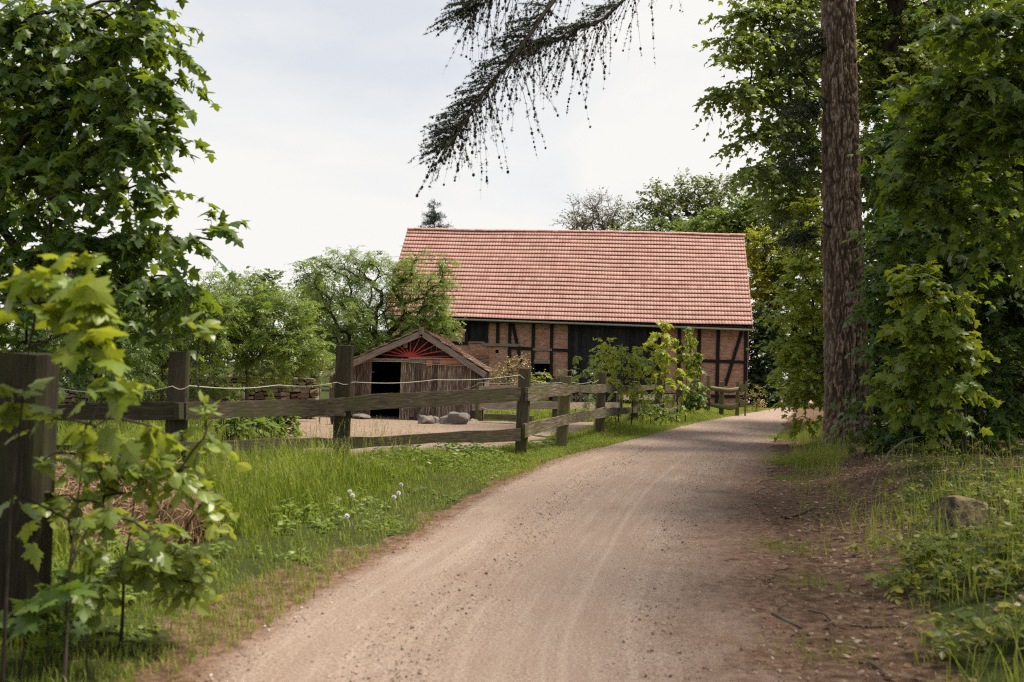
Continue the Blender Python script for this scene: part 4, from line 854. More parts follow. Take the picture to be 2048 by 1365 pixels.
# shrubs by the wall
el = 'shrubs in front of the stone wall'
def shrub(px, Y, h, stems, blobs, lab, seed, leaf='elder', tpl='pinnate', size=.15, twigs=4, per=5, tl=.4, group=el, bark=TWIG_L, name='elder_bush', cat='shrub', **k):
    b0 = gp_(px, Y); return FT(name, lab, cat, [b0, b0+[.03, 0, h*.2], b0+[.0, .05, h*.4]], stems, blobs, leaf, tpl, size, seed, twigs, per, tl, .3, .35, bark, group, twr=.004, parts=('stem', 'foliage'), **k)
shrub(320, 21, 3, .06, [blob(310, 620, 21, 90, 70, 81), blob(390, 650, 20.5, 80, 70, 81), blob(250, 690, 21, 70, 60, 49), blob(440, 600, 22, 60, 50, 46), blob(330, 720, 21, 90, 40, 32)], 'pale green elder bush with a rounded top behind the lone tall fence post', 21)
shrub(490, 22, 3, .06, [blob(480, 620, 22, 80, 60, 76), blob(560, 650, 21.5, 70, 60, 76), blob(590, 700, 21.5, 45, 50, 49), blob(530, 720, 22, 80, 40, 32), blob(450, 690, 22, 55, 55, 40)], 'bright elder bush with bare pale stems at the middle of the stone wall', 22)
shrub(540, 26, 3, .05, [blob(530, 575, 26, 28, 45, 35), blob(505, 600, 26, 40, 40, 30), blob(540, 640, 26, 40, 50, 27)], 'slim upright bush rising over the elder bushes', 23, 'grey', 'oval', .11, 4, 7, .35)
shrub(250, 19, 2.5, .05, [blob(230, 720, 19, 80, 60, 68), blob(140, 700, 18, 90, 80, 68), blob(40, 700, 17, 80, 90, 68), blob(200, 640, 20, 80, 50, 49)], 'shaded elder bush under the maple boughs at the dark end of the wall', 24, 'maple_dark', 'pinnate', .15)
shrub(330, 22.5, 1.2, .03, [blob(250, 775, 22.5, 60, 30, 30), blob(340, 780, 22.5, 60, 26, 30), blob(420, 770, 22.8, 50, 28, 26)], 'low elder bush spreading along the foot of the stone wall', 26)
shrub(640, 23.6, 1, .02, [blob(632, 735, 23.6, 26, 26, 19)], 'small hanging elder spray at the left shed corner', 25, size=.12, tl=.25)
# trees behind the shed
b0 = gp_(760, 38)
FT('robinia_tree', 'spreading light green tree with dark open branches behind the shed', 'tree', [b0, b0+[0, 0, 1.4], b0+[.2, 0, 2.4]], .2,
   [blob(720, 530, 38, 60, 38, 33), blob(650, 560, 38, 60, 45, 33), blob(780, 560, 37.5, 60, 45, 39), blob(850, 590, 37, 60, 65, 53), blob(750, 630, 37.5, 100, 60, 68), blob(660, 640, 38, 60, 50, 33), blob(860, 650, 37, 48, 40, 33), blob(838, 515, 37, 16, 14, 5), blob(885, 522, 37, 18, 10, 5), blob(680, 690, 38, 70, 40, 29), blob(770, 700, 38, 70, 40, 29)],
   'elder', 'pinnate', .2, 31, 4, 6, .55, .35, .3, TWIG, rtip=.012, twr=.008, var=(.1, 1))
b0 = gp_(625, 52); FT('birch_tree', 'hazy grey-green birch with weeping twigs behind the elder bushes', 'tree', [b0, b0+[0, 0, 3], b0+[.1, 0, 6]], .16,
   [blob(630, 560, 52, 35, 50, 54), blob(615, 610, 52, 35, 60, 54), blob(655, 640, 52, 50, 60, 54)], 'grey', 'oval', .16, 32, 4, 8, .9, 1.2, -.1, TWIG_L, rtip=.01, twr=.006)
b0 = gp_(690, 60); FT('bushy_tree', 'grey-green bushy tree far behind the robinia and shed', 'tree', [b0, b0+[0, 0, 2.5], b0+[.1, 0, 4]], .2,
   [blob(690, 660, 60, 60, 70, 94), blob(620, 700, 60, 50, 50, 54), blob(760, 680, 60, 50, 60, 54)], 'grey', 'oval', .2, 33, 4, 8, .8, .3, .2, rtip=.01, twr=.006)
b0 = gp_(300, 48); FT('bushy_tree', 'pale distant tree far beyond the stone wall behind the rounded elder bush', 'tree', [b0, b0+[0, 0, 2], b0+[.1, 0, 4]], .2,
   [blob(300, 660, 48, 110, 50, 94), blob(420, 690, 50, 110, 50, 94), blob(150, 670, 48, 120, 60, 94), blob(560, 710, 50, 90, 40, 68)], 'grey', 'oval', .2, 34, 4, 8, .8, .3, .2, rtip=.01, twr=.006)
# trees behind the barn
b0 = gp_(870, 75); mbt = MB(); th_ = thing('conifer_tree', 'dark blue-green conifer tip rising behind the left end of the barn roof', 'tree', b0); top = P(868, 402, 75)-b0
mbt.tube([[0, 0, 0], top*.5, top], [.25, .14, .02], 8); mbl = MB(); r = np.random.default_rng(4)
for _ in range(170):
    f = 1-r.random()**.8*.55; L_ = (1-f)*6.2+.45; a = r.random()*6.28; p = top*f; d_ = nrm([math.cos(a), math.sin(a), r.uniform(-.05, .35)]); e = p+d_*L_*r.uniform(.6, 1); mbt.tube([p, e], [.03, .008], 4)
    n = int(60*L_)+20; s_ = r.random(n)**.7; pos = p+(e-p)*s_[:, None]+r.normal(0, .08, (n, 3)); inst(mbl, T['rhomb'], pos, d_*.6+r.normal(0, .6, (n, 3))+[0, 0, .2], r.normal(0, 1, (n, 3)), .24, r.random(n), 0, .05)
mbt.build('trunk', TWIG, th_); mbl.build('crown', LEAF['pine'], th_)
b0 = gp_(1195, 78); FT('budding_tree', 'sparse budding tree with bare grey twigs behind the middle of the barn roof', 'tree', [b0, b0+[0, 0, 5], b0+[.1, 0, 8]], .28,
   [blob(1195, 430, 78, 62, 36, 80), blob(1160, 450, 78, 40, 22, 24), blob(1240, 450, 78, 40, 25, 26), blob(1195, 480, 78, 70, 30, 30)], 'bud', 'oval', .16, 41, 5, 4, 1.0, .1, .4, TWIG_L, rtip=.022, twr=.013, var=(0, 1))
b0 = gp_(1385, 74); FT('oak_tree', 'broad young-leaved oak with visible dark limbs behind the barn roof', 'tree', [b0, b0+[0, 0, 5], b0+[.3, 0, 8.5]], .42,
   [blob(1400, 385, 74, 60, 35, 54), blob(1330, 400, 74, 50, 32, 40), blob(1290, 425, 74, 30, 26, 16), blob(1440, 400, 74, 40, 50, 40), blob(1380, 430, 74, 90, 30, 60), blob(1380, 480, 74, 120, 40, 60)], 'oak', 'oval', .24, 42, 4, 6, .9, .15, .3, TWIG, rtip=.022, twr=.01)
b0 = gp_(1470, 66); FT('bushy_tree', 'dense round green tree directly above the right end of the barn ridge', 'tree', [b0, b0+[0, 0, 3.5], b0+[.1, 0, 6]], .3,
   [blob(1440, 450, 66, 50, 28, 60), blob(1490, 440, 66, 45, 45, 70), blob(1530, 400, 66, 50, 60, 60), blob(1380, 465, 68, 60, 18, 40), blob(1500, 520, 66, 60, 60, 50)], 'elder', 'oval', .22, 43, 4, 8, .7, .25, .3, rtip=.012, twr=.006, var=(0, .7))
b0 = gp_(1300, 72); FT('bushy_tree', 'low green tree filling the gap under the oak behind the barn ridge', 'tree', [b0, b0+[0, 0, 3.5], b0+[.1, 0, 6]], .3,
   [blob(1330, 462, 72, 60, 16, 50), blob(1260, 470, 72, 60, 14, 30), blob(1330, 520, 72, 90, 50, 50)], 'grey', 'oval', .22, 48, 4, 8, .7, .25, .3, rtip=.012, twr=.006)
b0 = gp_(1540, 54); FT('yellow_tree', 'upright yellow-green tree just beside the right edge of the barn roof', 'tree', [b0, b0+[0, 0, 4], b0+[0, 0, 7]], .18,
   [blob(1520, 500, 54, 24, 40, 60), blob(1530, 570, 54, 34, 60, 130), blob(1555, 620, 54, 40, 60, 90), blob(1570, 530, 54, 40, 60, 80)], 'yellow', 'rhomb', .17, 44, 5, 8, .6, .1, .5, rtip=.01, twr=.005)
b0 = gp_(1540, 47.5); FT('ivy_tree', 'dark dense evergreen growing close against the barn corner', 'tree', [b0, b0+[0, 0, 1.5], b0+[0, 0, 3]], .14,
   [blob(1530, 660, 47.8, 36, 40, 80), blob(1525, 730, 47.8, 36, 50, 100), blob(1535, 785, 47.5, 36, 35, 80)], 'dark', 'oval', .15, 45, 5, 9, .4, .2, .2, rtip=.008, twr=.004)
b0 = gp_(1640, 52); FT('bushy_tree', 'fresh green tree closing the view where the path bends out of sight', 'tree', [b0, b0+[0, 0, 3], b0+[0, 0, 7]], .24,
   [blob(1610, 560, 52, 50, 110, 90), blob(1610, 700, 52, 36, 70, 60), blob(1660, 640, 52, 50, 130, 80), blob(1600, 440, 56, 50, 70, 60)], 'elder', 'oval', .2, 46, 5, 8, .7, .2, .3, rtip=.012, twr=.006)
b0 = gp_(1600, 70); FT('bushy_tree', 'distant dark tree beyond the crossing road at the end of the path', 'tree', [b0, b0+[0, 0, 3], b0+[0, 0, 6]], .24,
   [blob(1580, 700, 70, 60, 60, 60), blob(1580, 765, 70, 50, 22, 30), blob(1640, 740, 70, 60, 70, 50)], 'grey', 'oval', .22, 47, 4, 8, .8, .2, .3, rtip=.012, twr=.006)
# right-hand wood
W_ = 'trees of the wood beside the path'
b0 = on_g(9.6, 24); FT('maple_tree', 'tall maple rising behind the larch, its drooping outer sprays against the sky', 'tree', [b0, b0+[-.1, 0, 4], b0+[-.5, 0, 8], b0+[-.6, 0, 13]], .3,
   [blob(1530, 60, 23, 80, 70, 56), blob(1610, 80, 23.5, 80, 120, 80), blob(1480, 165, 22.5, 50, 60, 26), blob(1560, 200, 23, 70, 80, 56), blob(1530, 310, 22.5, 50, 45, 26), blob(1610, 300, 23, 50, 110, 50), blob(1580, 400, 23, 50, 50, 32), blob(1495, 300, 22.5, 26, 30, 7), blob(1470, 80, 22.5, 24, 30, 6), blob(1760, 60, 25, 110, 130, 90), blob(1900, 40, 25, 110, 110, 70), blob(1600, -80, 24, 160, 80, 60), blob(1780, 120, 24, 80, 90, 50), blob(1860, -20, 24, 120, 80, 60), blob(1740, 260, 25, 50, 120, 50), blob(1770, 40, 25, 60, 80, 60), blob(1760, -60, 25, 90, 60, 40)],
   'maple_light', 'maple_lo', .125, 51, 4, 8, .6, .5, .1, group=W_, var=(0, .85), twr=.004, ldroop=.5, tier=.6, flat=.4)
b0 = on_g(8.3, 21.5); FT('maple_tree', 'yellow-green young maple filling the space left of the larch trunk', 'tree', [b0, b0+[-.1, 0, 1.5], b0+[-.2, 0, 4]], .1,
   [blob(1625, 560, 21, 40, 70, 40), blob(1590, 660, 20.5, 40, 60, 32), blob(1625, 740, 20.5, 40, 55, 34), blob(1605, 800, 21, 30, 26, 18), blob(1640, 450, 21.5, 50, 60, 30), blob(1580, 700, 20.5, 16, 20, 5)],
   'maple_bright', 'maple', .12, 52, 4, 6, .45, .4, .15, group=W_, twr=.004, var=(.0, .7), tier=.45, flat=.4)
b0 = on_g(7.9, 11.2); FT('maple_tree', 'near maple with broad layered leaf sprays at the upper edge of the wood', 'tree', [b0, b0+[-.2, 0, 2], b0+[-.4, 0, 5], b0+[-.6, 0, 8], b0+[-.6, 0, 11]], .2,
   [blob(1850, 300, 11.8, 70, 60, 18), blob(1910, 180, 11.2, 100, 70, 27), blob(2000, 70, 10.5, 110, 80, 27), blob(1900, 340, 11.5, 100, 60, 20), blob(2020, 250, 10.8, 80, 90, 23), blob(1855, 420, 12, 50, 40, 10), blob(1990, 420, 11.5, 90, 60, 16), blob(1815, 200, 12.5, 40, 60, 10), blob(2100, 300, 10.5, 80, 200, 34),
    (np.array([7.2, 11.5, 9.8]), np.array([2.6, 3., 2.]), 150), (np.array([6.6, 8., 8.8]), np.array([2., 2.4, 1.5]), 90), (np.array([4.9, 5.6, 6.6]), np.array([1.6, 2.2, .9]), 85)],  # unseen crown masses above the frame, added to shade wood, bank and foreground
   'maple', 'maple', .125, 53, 4, 6, .4, .4, .08, group=W_, var=(.05, .95), ldroop=.4, tier=.5, flat=.3)
b0 = on_g(5.75, 12.6); FT('maple_sapling', 'bushy maple sapling with light green leaves right of the larch base', 'sapling', [b0, b0+[0, 0, .8], b0+[.1, 0, 1.8]], .035,
   [blob(1860, 600, 12.6, 70, 35, 20), blob(1845, 670, 12.6, 60, 40, 18), blob(1890, 690, 12.4, 70, 40, 20), blob(1815, 770, 12.8, 40, 50, 12), blob(1880, 770, 12.4, 80, 50, 18), blob(1850, 560, 12.8, 30, 20, 5)],
   'maple_young', 'maple', .125, 54, 3, 6, .32, .4, .1, group=W_, var=(0, .5), ldroop=.5, twr=.003, tier=.3, flat=.3)
for i, (x, y, lab, bl) in enumerate(((8.8, 15, 'shaded maple behind the light green sapling in the wood', [blob(1850, 500, 15, 110, 60, 44), blob(1960, 600, 15, 120, 80, 56), blob(1810, 600, 16, 50, 100, 40), blob(1950, 750, 15, 120, 90, 50), blob(1820, 820, 15.5, 80, 40, 30), blob(2040, 480, 15, 90, 120, 44), (np.array([9., 15.5, 9.]), np.array([3., 3., 2.]), 160)]),  # last crown mass sits out of view, added to keep the wood dark
        (12.5, 19, 'deep shaded tree with thin dark trunk at the back of the wood', [blob(1900, 420, 20, 140, 110, 90), blob(1820, 300, 20, 70, 140, 70), blob(2000, 300, 19, 100, 140, 70), blob(1900, 640, 20, 160, 110, 100), blob(1800, 760, 20, 100, 80, 60), blob(2000, 780, 19, 120, 80, 70), (np.array([12., 19, 12.]), np.array([4., 4., 2.]), 200)]),  # high last crown mass is unseen, added for overhead shade
        (10.8, 27, 'dim crowded tree closing the gap just behind the larch trunk', [blob(1800, 420, 27, 60, 120, 80), blob(1740, 600, 27, 70, 130, 110), blob(1730, 760, 27, 70, 60, 60), blob(1840, 500, 28, 100, 160, 100), blob(1850, 720, 28, 120, 90, 80), blob(1900, 200, 28, 100, 120, 80)]),
        (19, 31, 'far dim tree behind the deepest shade of the wood', [blob(1960, 300, 31, 160, 200, 140), blob(1960, 600, 31, 180, 180, 140), blob(1950, 780, 31, 180, 60, 60), blob(1960, 90, 31, 160, 110, 80)]),
        (13.5, 12, 'gloomy maple standing deepest at the outer edge of the wood', [(np.array([12.5, 11.5, 8.5]), np.array([3.2, 3.5, 2.5]), 190), (np.array([11.5, 14., 4.]), np.array([2.5, 3., 2.5]), 90), (np.array([11., 9., 7.]), np.array([2.5, 2.5, 2.]), 100)]))):
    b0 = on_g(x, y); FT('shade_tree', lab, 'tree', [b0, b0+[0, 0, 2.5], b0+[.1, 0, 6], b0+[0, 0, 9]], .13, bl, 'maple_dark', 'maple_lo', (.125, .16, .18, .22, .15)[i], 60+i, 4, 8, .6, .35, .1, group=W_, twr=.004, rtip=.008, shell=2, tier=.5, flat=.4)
# saplings at the path fence
sg = 'saplings along the path fence'
def sap(px, pyb, bl, lab, seed, leaf='maple_bright', tpl='maple', size=.13, tr=.018, h=1.5, tw=3, per=5, tl=.26, name='maple_sapling', **k):
    g0 = G(px, pyb); b0 = on_g(g0[0], g0[1]); Y = g0[1]
    return FT(name, lab, 'sapling', [b0, b0+[.02, 0, h*.35], b0+[0, 0, h*.75]], tr, [blob(q[0], q[1], Y, q[2], q[3], q[4]) for q in bl], leaf, tpl, size, seed, tw, per, tl, .4, .2, TWIG, sg, rtip=.004, twr=.0025, ldroop=.7, **k)
sap(1235, 868, [(1225, 760, 26, 45, 14), (1250, 720, 40, 30, 16), (1212, 690, 10, 28, 5), (1270, 750, 26, 40, 10), (1225, 840, 40, 20, 7)], 'multi-stemmed yellow-green maple sapling beside the last tall plank-fence post', 71, size=.1, h=1.4, var=(.2, .9))
sap(1262, 862, [(1265, 715, 34, 22, 10), (1180, 715, 30, 12, 4), (1210, 735, 22, 30, 5), (1275, 790, 28, 30, 8)], 'feathery grey-green elder growing through the yellow-green sapling', 72, 'elder', 'pinnate', .13, h=1.5, name='elder_sapling', var=(0, .8))
sap(1325, 846, [(1326, 690, 24, 40, 18), (1318, 725, 26, 30, 11), (1328, 655, 9, 14, 2)], 'tall maple sapling with big drooping yellow leaves before the barn bricks', 73, size=.17, h=2.4, var=(.2, 1), tw=2)
sap(1370, 846, [(1372, 700, 22, 30, 11), (1395, 720, 18, 14, 4), (1364, 660, 8, 14, 2), (1380, 735, 20, 16, 4)], 'grey-green maple sapling standing next to the tall yellow one', 74, 'maple_young', 'maple', .17, h=2.3, var=(0, .3), tw=2)
sap(1352, 848, [(1355, 752, 26, 14, 7), (1340, 780, 30, 20, 6), (1350, 800, 16, 14, 3)], 'low maple sapling with yellow leaves at fence rail height', 75, size=.15, h=1.2, var=(.2, .9), tw=2)
sap(1385, 835, [(1385, 785, 22, 26, 16), (1378, 810, 20, 16, 8)], 'dark leafy sapling against the last plank-fence post', 76, 'maple', 'maple', .16, h=1, var=(.2, .8))
sap(1150, 845, [(1140, 755, 22, 10, 5), (1165, 762, 22, 12, 5), (1178, 790, 14, 20, 5), (1172, 750, 16, 14, 3)], 'small grey-green elder in front of the black barn door', 77, 'grey', 'pinnate', .13, h=1.4, name='elder_sapling')
sap(1300, 855, [(1290, 830, 50, 18, 18), (1340, 832, 24, 14, 6)], 'low leafy nettle clump at the foot of the saplings', 78, 'elder', 'oval', .1, h=.3, name='nettle_clump', var=(0, .8))
shrub(1018, 36, 1, .02, [blob(1012, 750, 36, 26, 24, 26), blob(1030, 730, 36, 16, 14, 8), blob(985, 755, 36, 16, 16, 10), blob(1000, 775, 36, 30, 14, 12)], 'dry straw-coloured bush in front of the brick wall', 81, 'dry', 'rhomb', .07, 5, 6, .45, None, TWIG_L, 'dry_bush')
shrub(1078, 34, 1, .02, [blob(1080, 756, 34, 16, 10, 9)], 'small yellow-leaved shrub under the stable opening', 82, 'yellow', 'rhomb', .1, 4, 5, .25, None, TWIG, 'yellow_shrub')
shrub(1512, 41, 1, .02, [blob(1510, 795, 41, 16, 20, 22)], 'brown dry weeds standing at the barn corner by the path', 83, 'dry', 'rhomb', .07, 5, 5, .4, None, TWIG, 'dry_weeds')
shrub(495, 17.6, .5, .02, [blob(480, 850, 17.6, 60, 22, 60), blob(560, 850, 18.4, 30, 22, 22)], 'dark green nettle patch between the fence rails', 84, 'elder', 'oval', .12, 4, 6, .22, None, TWIG, 'nettle_patch', var=(0, .5))
# foreground saplings
def fore(lab, name, base, tr, bl, leaf, tpl, size, seed, tw, per, tl, h, **k):
    return FT(name, lab, 'sapling', [base, base+[0, 0, h*.4], base+[.03, .02, h*.8]], tr, bl, leaf, tpl, size, seed, tw, per, tl, .35, .15, TWIG, 'leafy saplings around the old gatepost', rtip=.0045, twr=.002, parts=('stem', 'foliage'), **k)
fore('sapling with large sunlit yellow-green maple leaves beside the old gatepost', 'maple_sapling', on_g(-1.98, 4.0), .009, [blob(160, 530, 3.9, 55, 35, 4, .12), blob(60, 610, 3.9, 60, 30, 4, .12), blob(160, 640, 3.9, 70, 30, 4, .12), blob(180, 700, 4, 50, 15, 2, .12), blob(225, 745, 4.1, 10, 10, 1, .05), blob(30, 550, 4, 40, 25, 2, .12)],
     'maple_young', 'maple_hi', .118, 91, 2, 3, .13, 1.7, var=(.0, .75), ldroop=.45)
fore('shady maple sapling with dull green leaves crossing the old gatepost', 'maple_sapling', on_g(-1.8, 4.15), .009, [blob(50, 800, 4.0, 40, 25, 3, .1), blob(170, 830, 4.1, 60, 25, 3, .1), blob(240, 780, 4.2, 40, 20, 2, .1), blob(290, 845, 4.3, 30, 15, 2, .1), blob(280, 1050, 4.3, 60, 30, 3, .12), blob(150, 1060, 4.2, 50, 40, 3, .12), blob(50, 960, 4.1, 30, 40, 2, .1), blob(130, 1190, 4.2, 50, 40, 2, .12)],
     'hazel', 'maple_hi', .1, 92, 2, 3, .13, 1.2, var=(0, .5), ldroop=.5)
fore('hazel sapling with small round bright leaves in front of the straw heap', 'hazel_sapling', on_g(-1.8, 4.75), .009, [blob(395, 670, 4.8, 14, 10, 1, .05), blob(405, 850, 4.8, 18, 35, 3, .06), blob(230, 910, 4.7, 70, 25, 8, .15), blob(330, 935, 4.7, 60, 16, 8, .15), blob(400, 1000, 4.7, 25, 14, 3, .1), blob(180, 1000, 4.7, 60, 40, 6, .15), blob(290, 1120, 4.7, 70, 14, 6, .12), blob(350, 1165, 4.7, 26, 16, 5, .12), blob(200, 1150, 4.7, 60, 40, 5, .15)],
     'hazel', 'oval_hi', .066, 93, 3, 6, .16, .9, ldroop=.3)
for i, (px, py, lab) in enumerate(((70, 1270, 'maple seedling with big flat leaves at the foot of the old gatepost'), (165, 1300, 'maple seedling with drooping leaves just beside the gatepost foot'), (30, 1345, 'small broad-leaved seedling in the dark bottom corner'), (120, 1230, 'bushier maple seedling touching the gatepost foot'))):
    p = P(px, py, 4.3); b0 = on_g(p[0], 4.2+.15*(i % 3)); FT('maple_seedling', lab, 'seedling', [b0, b0+[0, 0, .08], b0+[0, 0, .2]], .006, [blob(px, py-30, b0[1], 60, 40, 4, .12)], 'maple_dark', 'maple_hi', .092, 95+i, 2, 3, .12, .3, .2, TWIG, 'seedlings around the gatepost', rtip=.003, twr=.0015, parts=('stem', 'foliage'), var=(.3, 1))

# ================================================================== GRASS AND GROUND COVER
def blades(mb, x, y, h, wd, r, vlo=0., vhi=1., lean=.75):
    n = len(x); pos = np.column_stack([x, y, gz(x, y)-.01]); a = r.random(n)*6.283; ly_ = lean*r.random(n)
    tip = np.column_stack([np.cos(a)*ly_, np.sin(a)*ly_, np.ones(n)]); nor = np.column_stack([np.cos(a), np.sin(a), .1+0*a]); va = vlo+(vhi-vlo)*np.clip(r.random(n)*.7+.3*fbm(x*1.6, y*1.6), 0, 1); kk = r.integers(0, 4, n)
    for i in range(4):
        s_ = kk == i; inst(mb, BLADES[i], pos[s_], tip[s_], nor[s_], h[s_], va[s_], 0, wd[s_])
r = np.random.default_rng(12); mb = MB()
def verge(n, y0, y1, pw):
    y = y0+(y1-y0)*r.random(n)**pw; lo = np.maximum(FX(y)-.5, -4.6) if False else FX(np.maximum(y, 8.9))-np.where(y < 12.6, 1.6, .45); hi = PL(y)+.14
    x = lo+(hi-lo)*r.random(n); return x, y
x, y = verge(135000, 2., 18.5, 1.25); dl = PL(y)-x; q = ss(.55, 1.5, dl+.5*(fbm(x*1.2, y*1.2)-.5)); keep = (r.random(len(x)) < .35+.65*q)*((dl > -.12+.5*(fbm(x*1.7, y*1.7)-.2))|(r.random(len(x)) < .1))
keep &= ~((np.hypot((x+2.95)/1.08, (y-7.1)/.95) < 1)|((y < 6.6)*(x < -1.6)*(r.random(len(x)) < .35)))
x, y, dl, q = x[keep], y[keep], dl[keep], q[keep]; cl_ = fbm(x*.9+7, y*.9)
q = q*(1-.72*ss(10.3, 12.6, y+.25*(x+2)))
h = (.05+.05*r.random(len(x)))+q*(.1+.46*r.random(len(x))*ss(.35, .65, cl_)+.1*r.random(len(x))); wd = .004+.005*r.random(len(x))+.003*q
dry_ = np.exp(-(dl/.4)**2); k_ = r.random(len(x)) < .55*dry_; blades(mb, x[~k_], y[~k_], h[~k_], wd[~k_], r, 0, .95); blades(mb, x[k_], y[k_], h[k_], wd[k_], r, .7, 1)
n = 2600; x, y = -2.6+2.2*r.random(n), 7.6+2.4*r.random(n); k_ = (PL(y)-x > 1.)*(fbm(x*1.7, y*1.7) > .48); blades(mb, x[k_], y[k_], .4+.35*r.random(k_.sum()), .005+0*x[k_], r, 0, .45, .25)
x, y = verge(30000, 18.5, 46, 1.2); k_ = r.random(len(x)) < .9; x, y = x[k_], y[k_]; blades(mb, x, y, .07+.15*r.random(len(x))*ss(.2, .9, PL(y)-x), .008+.006*r.random(len(x)), r, .2, 1)
n = 16000; x, y = -.6+5.5*r.random(n), 26.6+9*r.random(n); k_ = x < FX(y); x, y = x[k_], y[k_]; blades(mb, x, y, .12+.25*r.random(len(x)), .012+0*x, r, .4, 1)
n = 14000; x, y = -9+8.5*r.random(n), 9.3+11*r.random(n); k_ = (x < np.interp(y, [9, 14.5, 18.5, 24], [-2.6, -4.3, -5.1, -6.4])); x, y = x[k_], y[k_]; blades(mb, x, y, .15+.3*r.random(len(x)), .009+0*x, r, .1, .9)
n = 6000; x, y = -3.2+2.6*r.random(n), 4.3+2.2*r.random(n); dl = PL(y)-x; k_ = (dl > .2)*(fbm(x*2.2, y*2.2) > .47); x, y, dl = x[k_], y[k_], dl[k_]; blades(mb, x, y, .05+.16*r.random(len(x))*ss(.3, 1.2, dl), .004+.003*r.random(len(x)), r, .1, 1)
# seed culms
n = 700; x, y = verge(n, 6.5, 12.5, 1.); k_ = (PL(y)-x > .9)*(np.hypot((x+3.2)/1.05, (y-7.2)/.85) > 1); x, y = x[k_], y[k_]; n = len(x); pos = np.column_stack([x, y, gz(x, y)]); hh = .4+.35*r.random(n); dr = nrm(np.column_stack([r.normal(0, .16, n), r.normal(0, .16, n), np.ones(n)]))
inst(mb, BLADES[0], pos, dr, r.normal(0, 1, (n, 3)), hh, .45, 0, .004)
for k2 in range(14):
    inst(mb, T['rhomb'], pos+dr*(hh*(.78+.016*k2))[:, None], dr+r.normal(0, .35, (n, 3)), r.normal(0, 1, (n, 3)), .025, .8+.2*r.random(n), 0, .008)
tag(mb.build('grass', LEAF['grass']), kind='stuff')
mb = MB(); x, y = verge(3600, 4.4, 20, 1.3); k_ = (fbm(x*1.4+51, y*1.4) > .5)*(PL(y)-x > .1); x, y = x[k_], y[k_]; n = len(x); tall = ss(.3, 1.5, PL(y)-x); hh = .02+.22*tall*r.random(n); pos = np.column_stack([x, y, gz(x, y)+hh]); a = r.random(n)*6.28
for k2 in range(6):
    aa = a+k2*1.05+r.normal(0, .3, n); inst(mb, T['oval'], pos+r.normal(0, .015, (n, 3)), np.column_stack([np.cos(aa), np.sin(aa), .5-.9*r.random(n)]), np.column_stack([0*aa, 0*aa, 1+0*aa])+r.normal(0, .3, (n, 3)), .03+.06*r.random(n)*(.4+tall), r.random(n))
tag(mb.build('verge_weeds', LEAF['elder']), kind='stuff')
# right verge grass, weeds and litter
mb = MB(); n = 95000; y = 1.5+29*r.random(n)**1.65; d = .25+4.6*r.random(n)**.9; x = PR(y)+d; cl_ = fbm(x*1.1+3, y*1.1+8); dd = d/DDK(y); BO = lambda x, y: (np.abs(x-c_b[0]-.05) < .42)*(y < c_b[1]+.3)*(y > c_b[1]-.75)
lean_ = 1.1; nearp = np.exp(-((y-15.5)/5.5)**2)*(d < 1.3); dens = ss(.36, .56, cl_)*ss(.8, 1.6, dd)*(1-.93*ss(8.8, 10.2, y))+.55*np.exp(-((y-16)/5.)**2)*(d < .95)*(cl_ > .4)+.5*(y > 15)*(d < 1.2)
dens = dens*(1-.9*BO(x, y)); k_ = r.random(n) < dens*.52; x, y, d = x[k_], y[k_], d[k_]; h = .1+.22*r.random(len(x))+.3*r.random(len(x))**3; blades(mb, x, y, h*(.6+.4*ss(.3, 1, d)), .004+.004*r.random(len(x)), r, .3, 1, 1.15)
for (cx_, cy_, s_, k2) in ((1575, 1100, .16, 260), (1630, 1170, .1, 90), (1660, 1180, .2, 60), (1590, 1310, .1, 50), (1690, 1310, .12, 60), (1660, 880, .3, 500), (1600, 930, .3, 1500), (1585, 880, .35, 1200), (1575, 960, .15, 300), (1850, 1010, .35, 300), (1780, 1020, .3, 240)):
    g0 = GT(cx_, cy_); x, y = g0[0]+r.normal(0, s_, k2), g0[1]+r.normal(0, s_, k2); blades(mb, x, y, .04+.07*r.random(k2)+(.2 if cy_ < 950 else 0)*r.random(k2), .004+0*x, r, .1, .9, 1.2)
tag(mb.build('verge_grass', LEAF['grass']), kind='stuff')
mb = MB(); n = 15000; y = 1.5+20*r.random(n)**1.6; d = .15+4.9*r.random(n); x = PR(y)+d; cl_ = fbm(x*.9+31, y*.9+18); k_ = r.random(n) < ss(.36, .58, cl_)*ss(.9, 1.7, d/DDK(y))*(1.1-.98*ss(8.6, 9.8, y))*(1-.95*BO(x, y)); x, y = x[k_], y[k_]; n = len(x)
hh = .04+.2*r.random(n)**1.3; pos = np.column_stack([x, y, gz(x, y)+hh]); a = r.random(n)*6.28
for tpl_, s_, sz in (('maple', r.random(n) < .4, .075), ('oval', r.random(n) < .6, .07), ('pinnate', r.random(n) < .4, .1)):
    for k2 in range(3):
        aa = a[s_]+k2*2.1+r.normal(0, .3, s_.sum()); inst(mb, T[tpl_], pos[s_]+r.normal(0, .02, (s_.sum(), 3)), np.column_stack([np.cos(aa), np.sin(aa), .15-.5*r.random(s_.sum())]), np.column_stack([0*aa, 0*aa, 1+0*aa])+r.normal(0, .25, (s_.sum(), 3)), sz*(.4+.95*r.random(s_.sum())), r.random(s_.sum()))
tag(mb.build('undergrowth', LEAF['weed']), kind='stuff')
mb = MB(); n = 26000; y = 4.2+20*r.random(n)**1.4; d = -.55+5.5*r.random(n); x = PR(y)+d; k_ = r.random(n) < np.exp(-((d/DDK(y)-.8)/.8)**2)*.8+.75*(d > 1.)+.5*(y > 9)*(d > .8); x, y = x[k_], y[k_]; n = len(x)
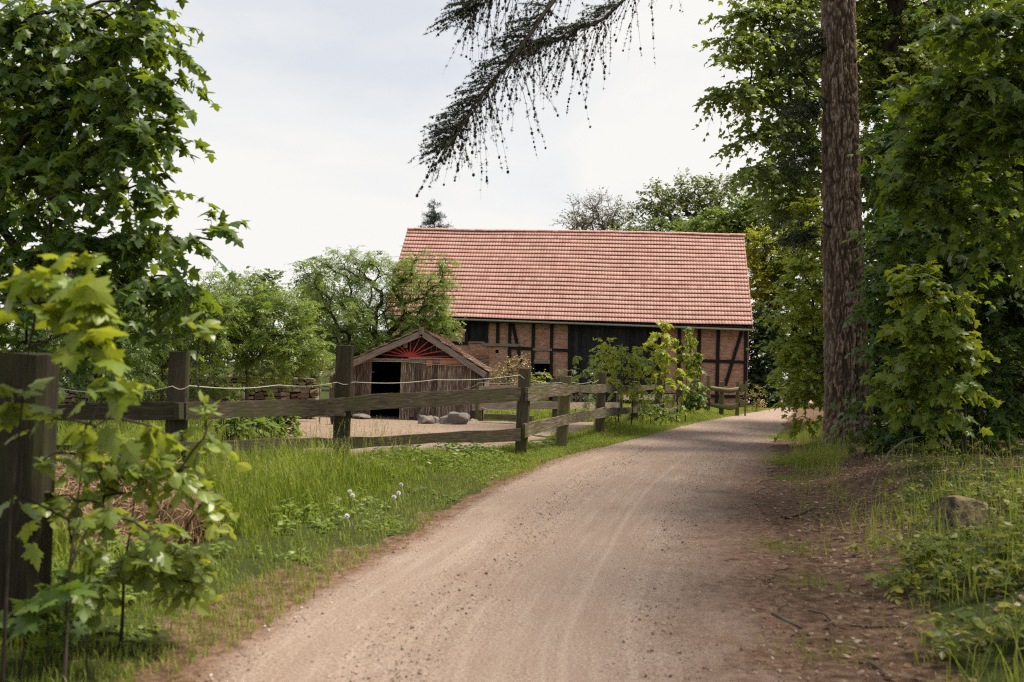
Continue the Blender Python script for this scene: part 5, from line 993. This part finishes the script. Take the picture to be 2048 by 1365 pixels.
a = r.random(n)*6.28; pos = np.column_stack([x, y, gz(x, y)+.012+.01*r.random(n)]); tp = np.column_stack([np.cos(a), np.sin(a), r.normal(0, .25, n)]); no_ = np.column_stack([0*a, 0*a, 1+0*a])+r.normal(0, .35, (n, 3))
s_ = r.random(n) < .5; inst(mb, T['oval'], pos[s_], tp[s_], no_[s_], .018+.04*r.random(s_.sum()), r.random(s_.sum())**1.5); s_ = ~s_; inst(mb, T['rhomb'], pos[s_], tp[s_], no_[s_], .02+.06*r.random(s_.sum()), r.random(s_.sum()), 0, .012)
n = 9000; y = 4.3+14*r.random(n)**1.4; q_ = r.random(n); x = np.where(r.random(n) < .35, PL(y)-.5+.9*r.random(n), PL(y)+(PR(y)-PL(y))*q_**.6); a = r.random(n)*6.28; inst(mb, T['rhomb'], np.column_stack([x, y, gz(x, y)+.01]), np.column_stack([np.cos(a), np.sin(a), 0*a]), np.tile([0, 0, 1.], (n, 1))+r.normal(0, .3, (n, 3)), .01+.03*r.random(n)**1.5, r.random(n)**1.6, 0, .005)
n = 2600; x, y = -5.2+6.6*r.random(n), 15.5+10.5*r.random(n); k_ = x < FX(y)-.2; x, y = x[k_], y[k_]; n = len(x); a = r.random(n)*6.28; inst(mb, T['rhomb'], np.column_stack([x, y, gz(x, y)+.02]), np.column_stack([np.cos(a), np.sin(a), 0*a]), np.tile([0, 0, 1.], (n, 1))+r.normal(0, .3, (n, 3)), .03+.09*r.random(n)**2, r.random(n)**1.5, 0, .014)
tag(mb.build('leaf_litter', LEAF['litter']), kind='stuff')
# loose grit and crumbs on the path
mb = MB(); n = 34000; y = 4.2+16*r.random(n)**1.8; x = PL(y)+(PR(y)-PL(y))*(.03+.94*r.random(n)); sz = .0015+.005*r.random(n)**5+.001*(y > 8); big_ = (r.random(n) < .035)*(np.abs((x-PL(y))/(PR(y)-PL(y))-.5) > .18*r.random(n)); sz = np.where(big_, .005+.009*r.random(n), sz); ang = r.normal(0, 1, (n, 3)); inst(mb, (ico*[1, .8, .6], fi), np.column_stack([x, y, gz(x, y)+.012+sz*.1]), ang, r.normal(0, 1, (n, 3)), sz, r.random(n))
m, t, b, o = mat('path_grit'); t.links.new(ramp(t, attr(t, 'v').outputs['Fac'], [(0, (.1, .065, .045)), (.6, (.28, .2, .155)), (1, (.5, .42, .36))]), b.inputs['Base Color']); b.inputs['Roughness'].default_value = .95
tag(mb.build('gravel', m), kind='stuff')
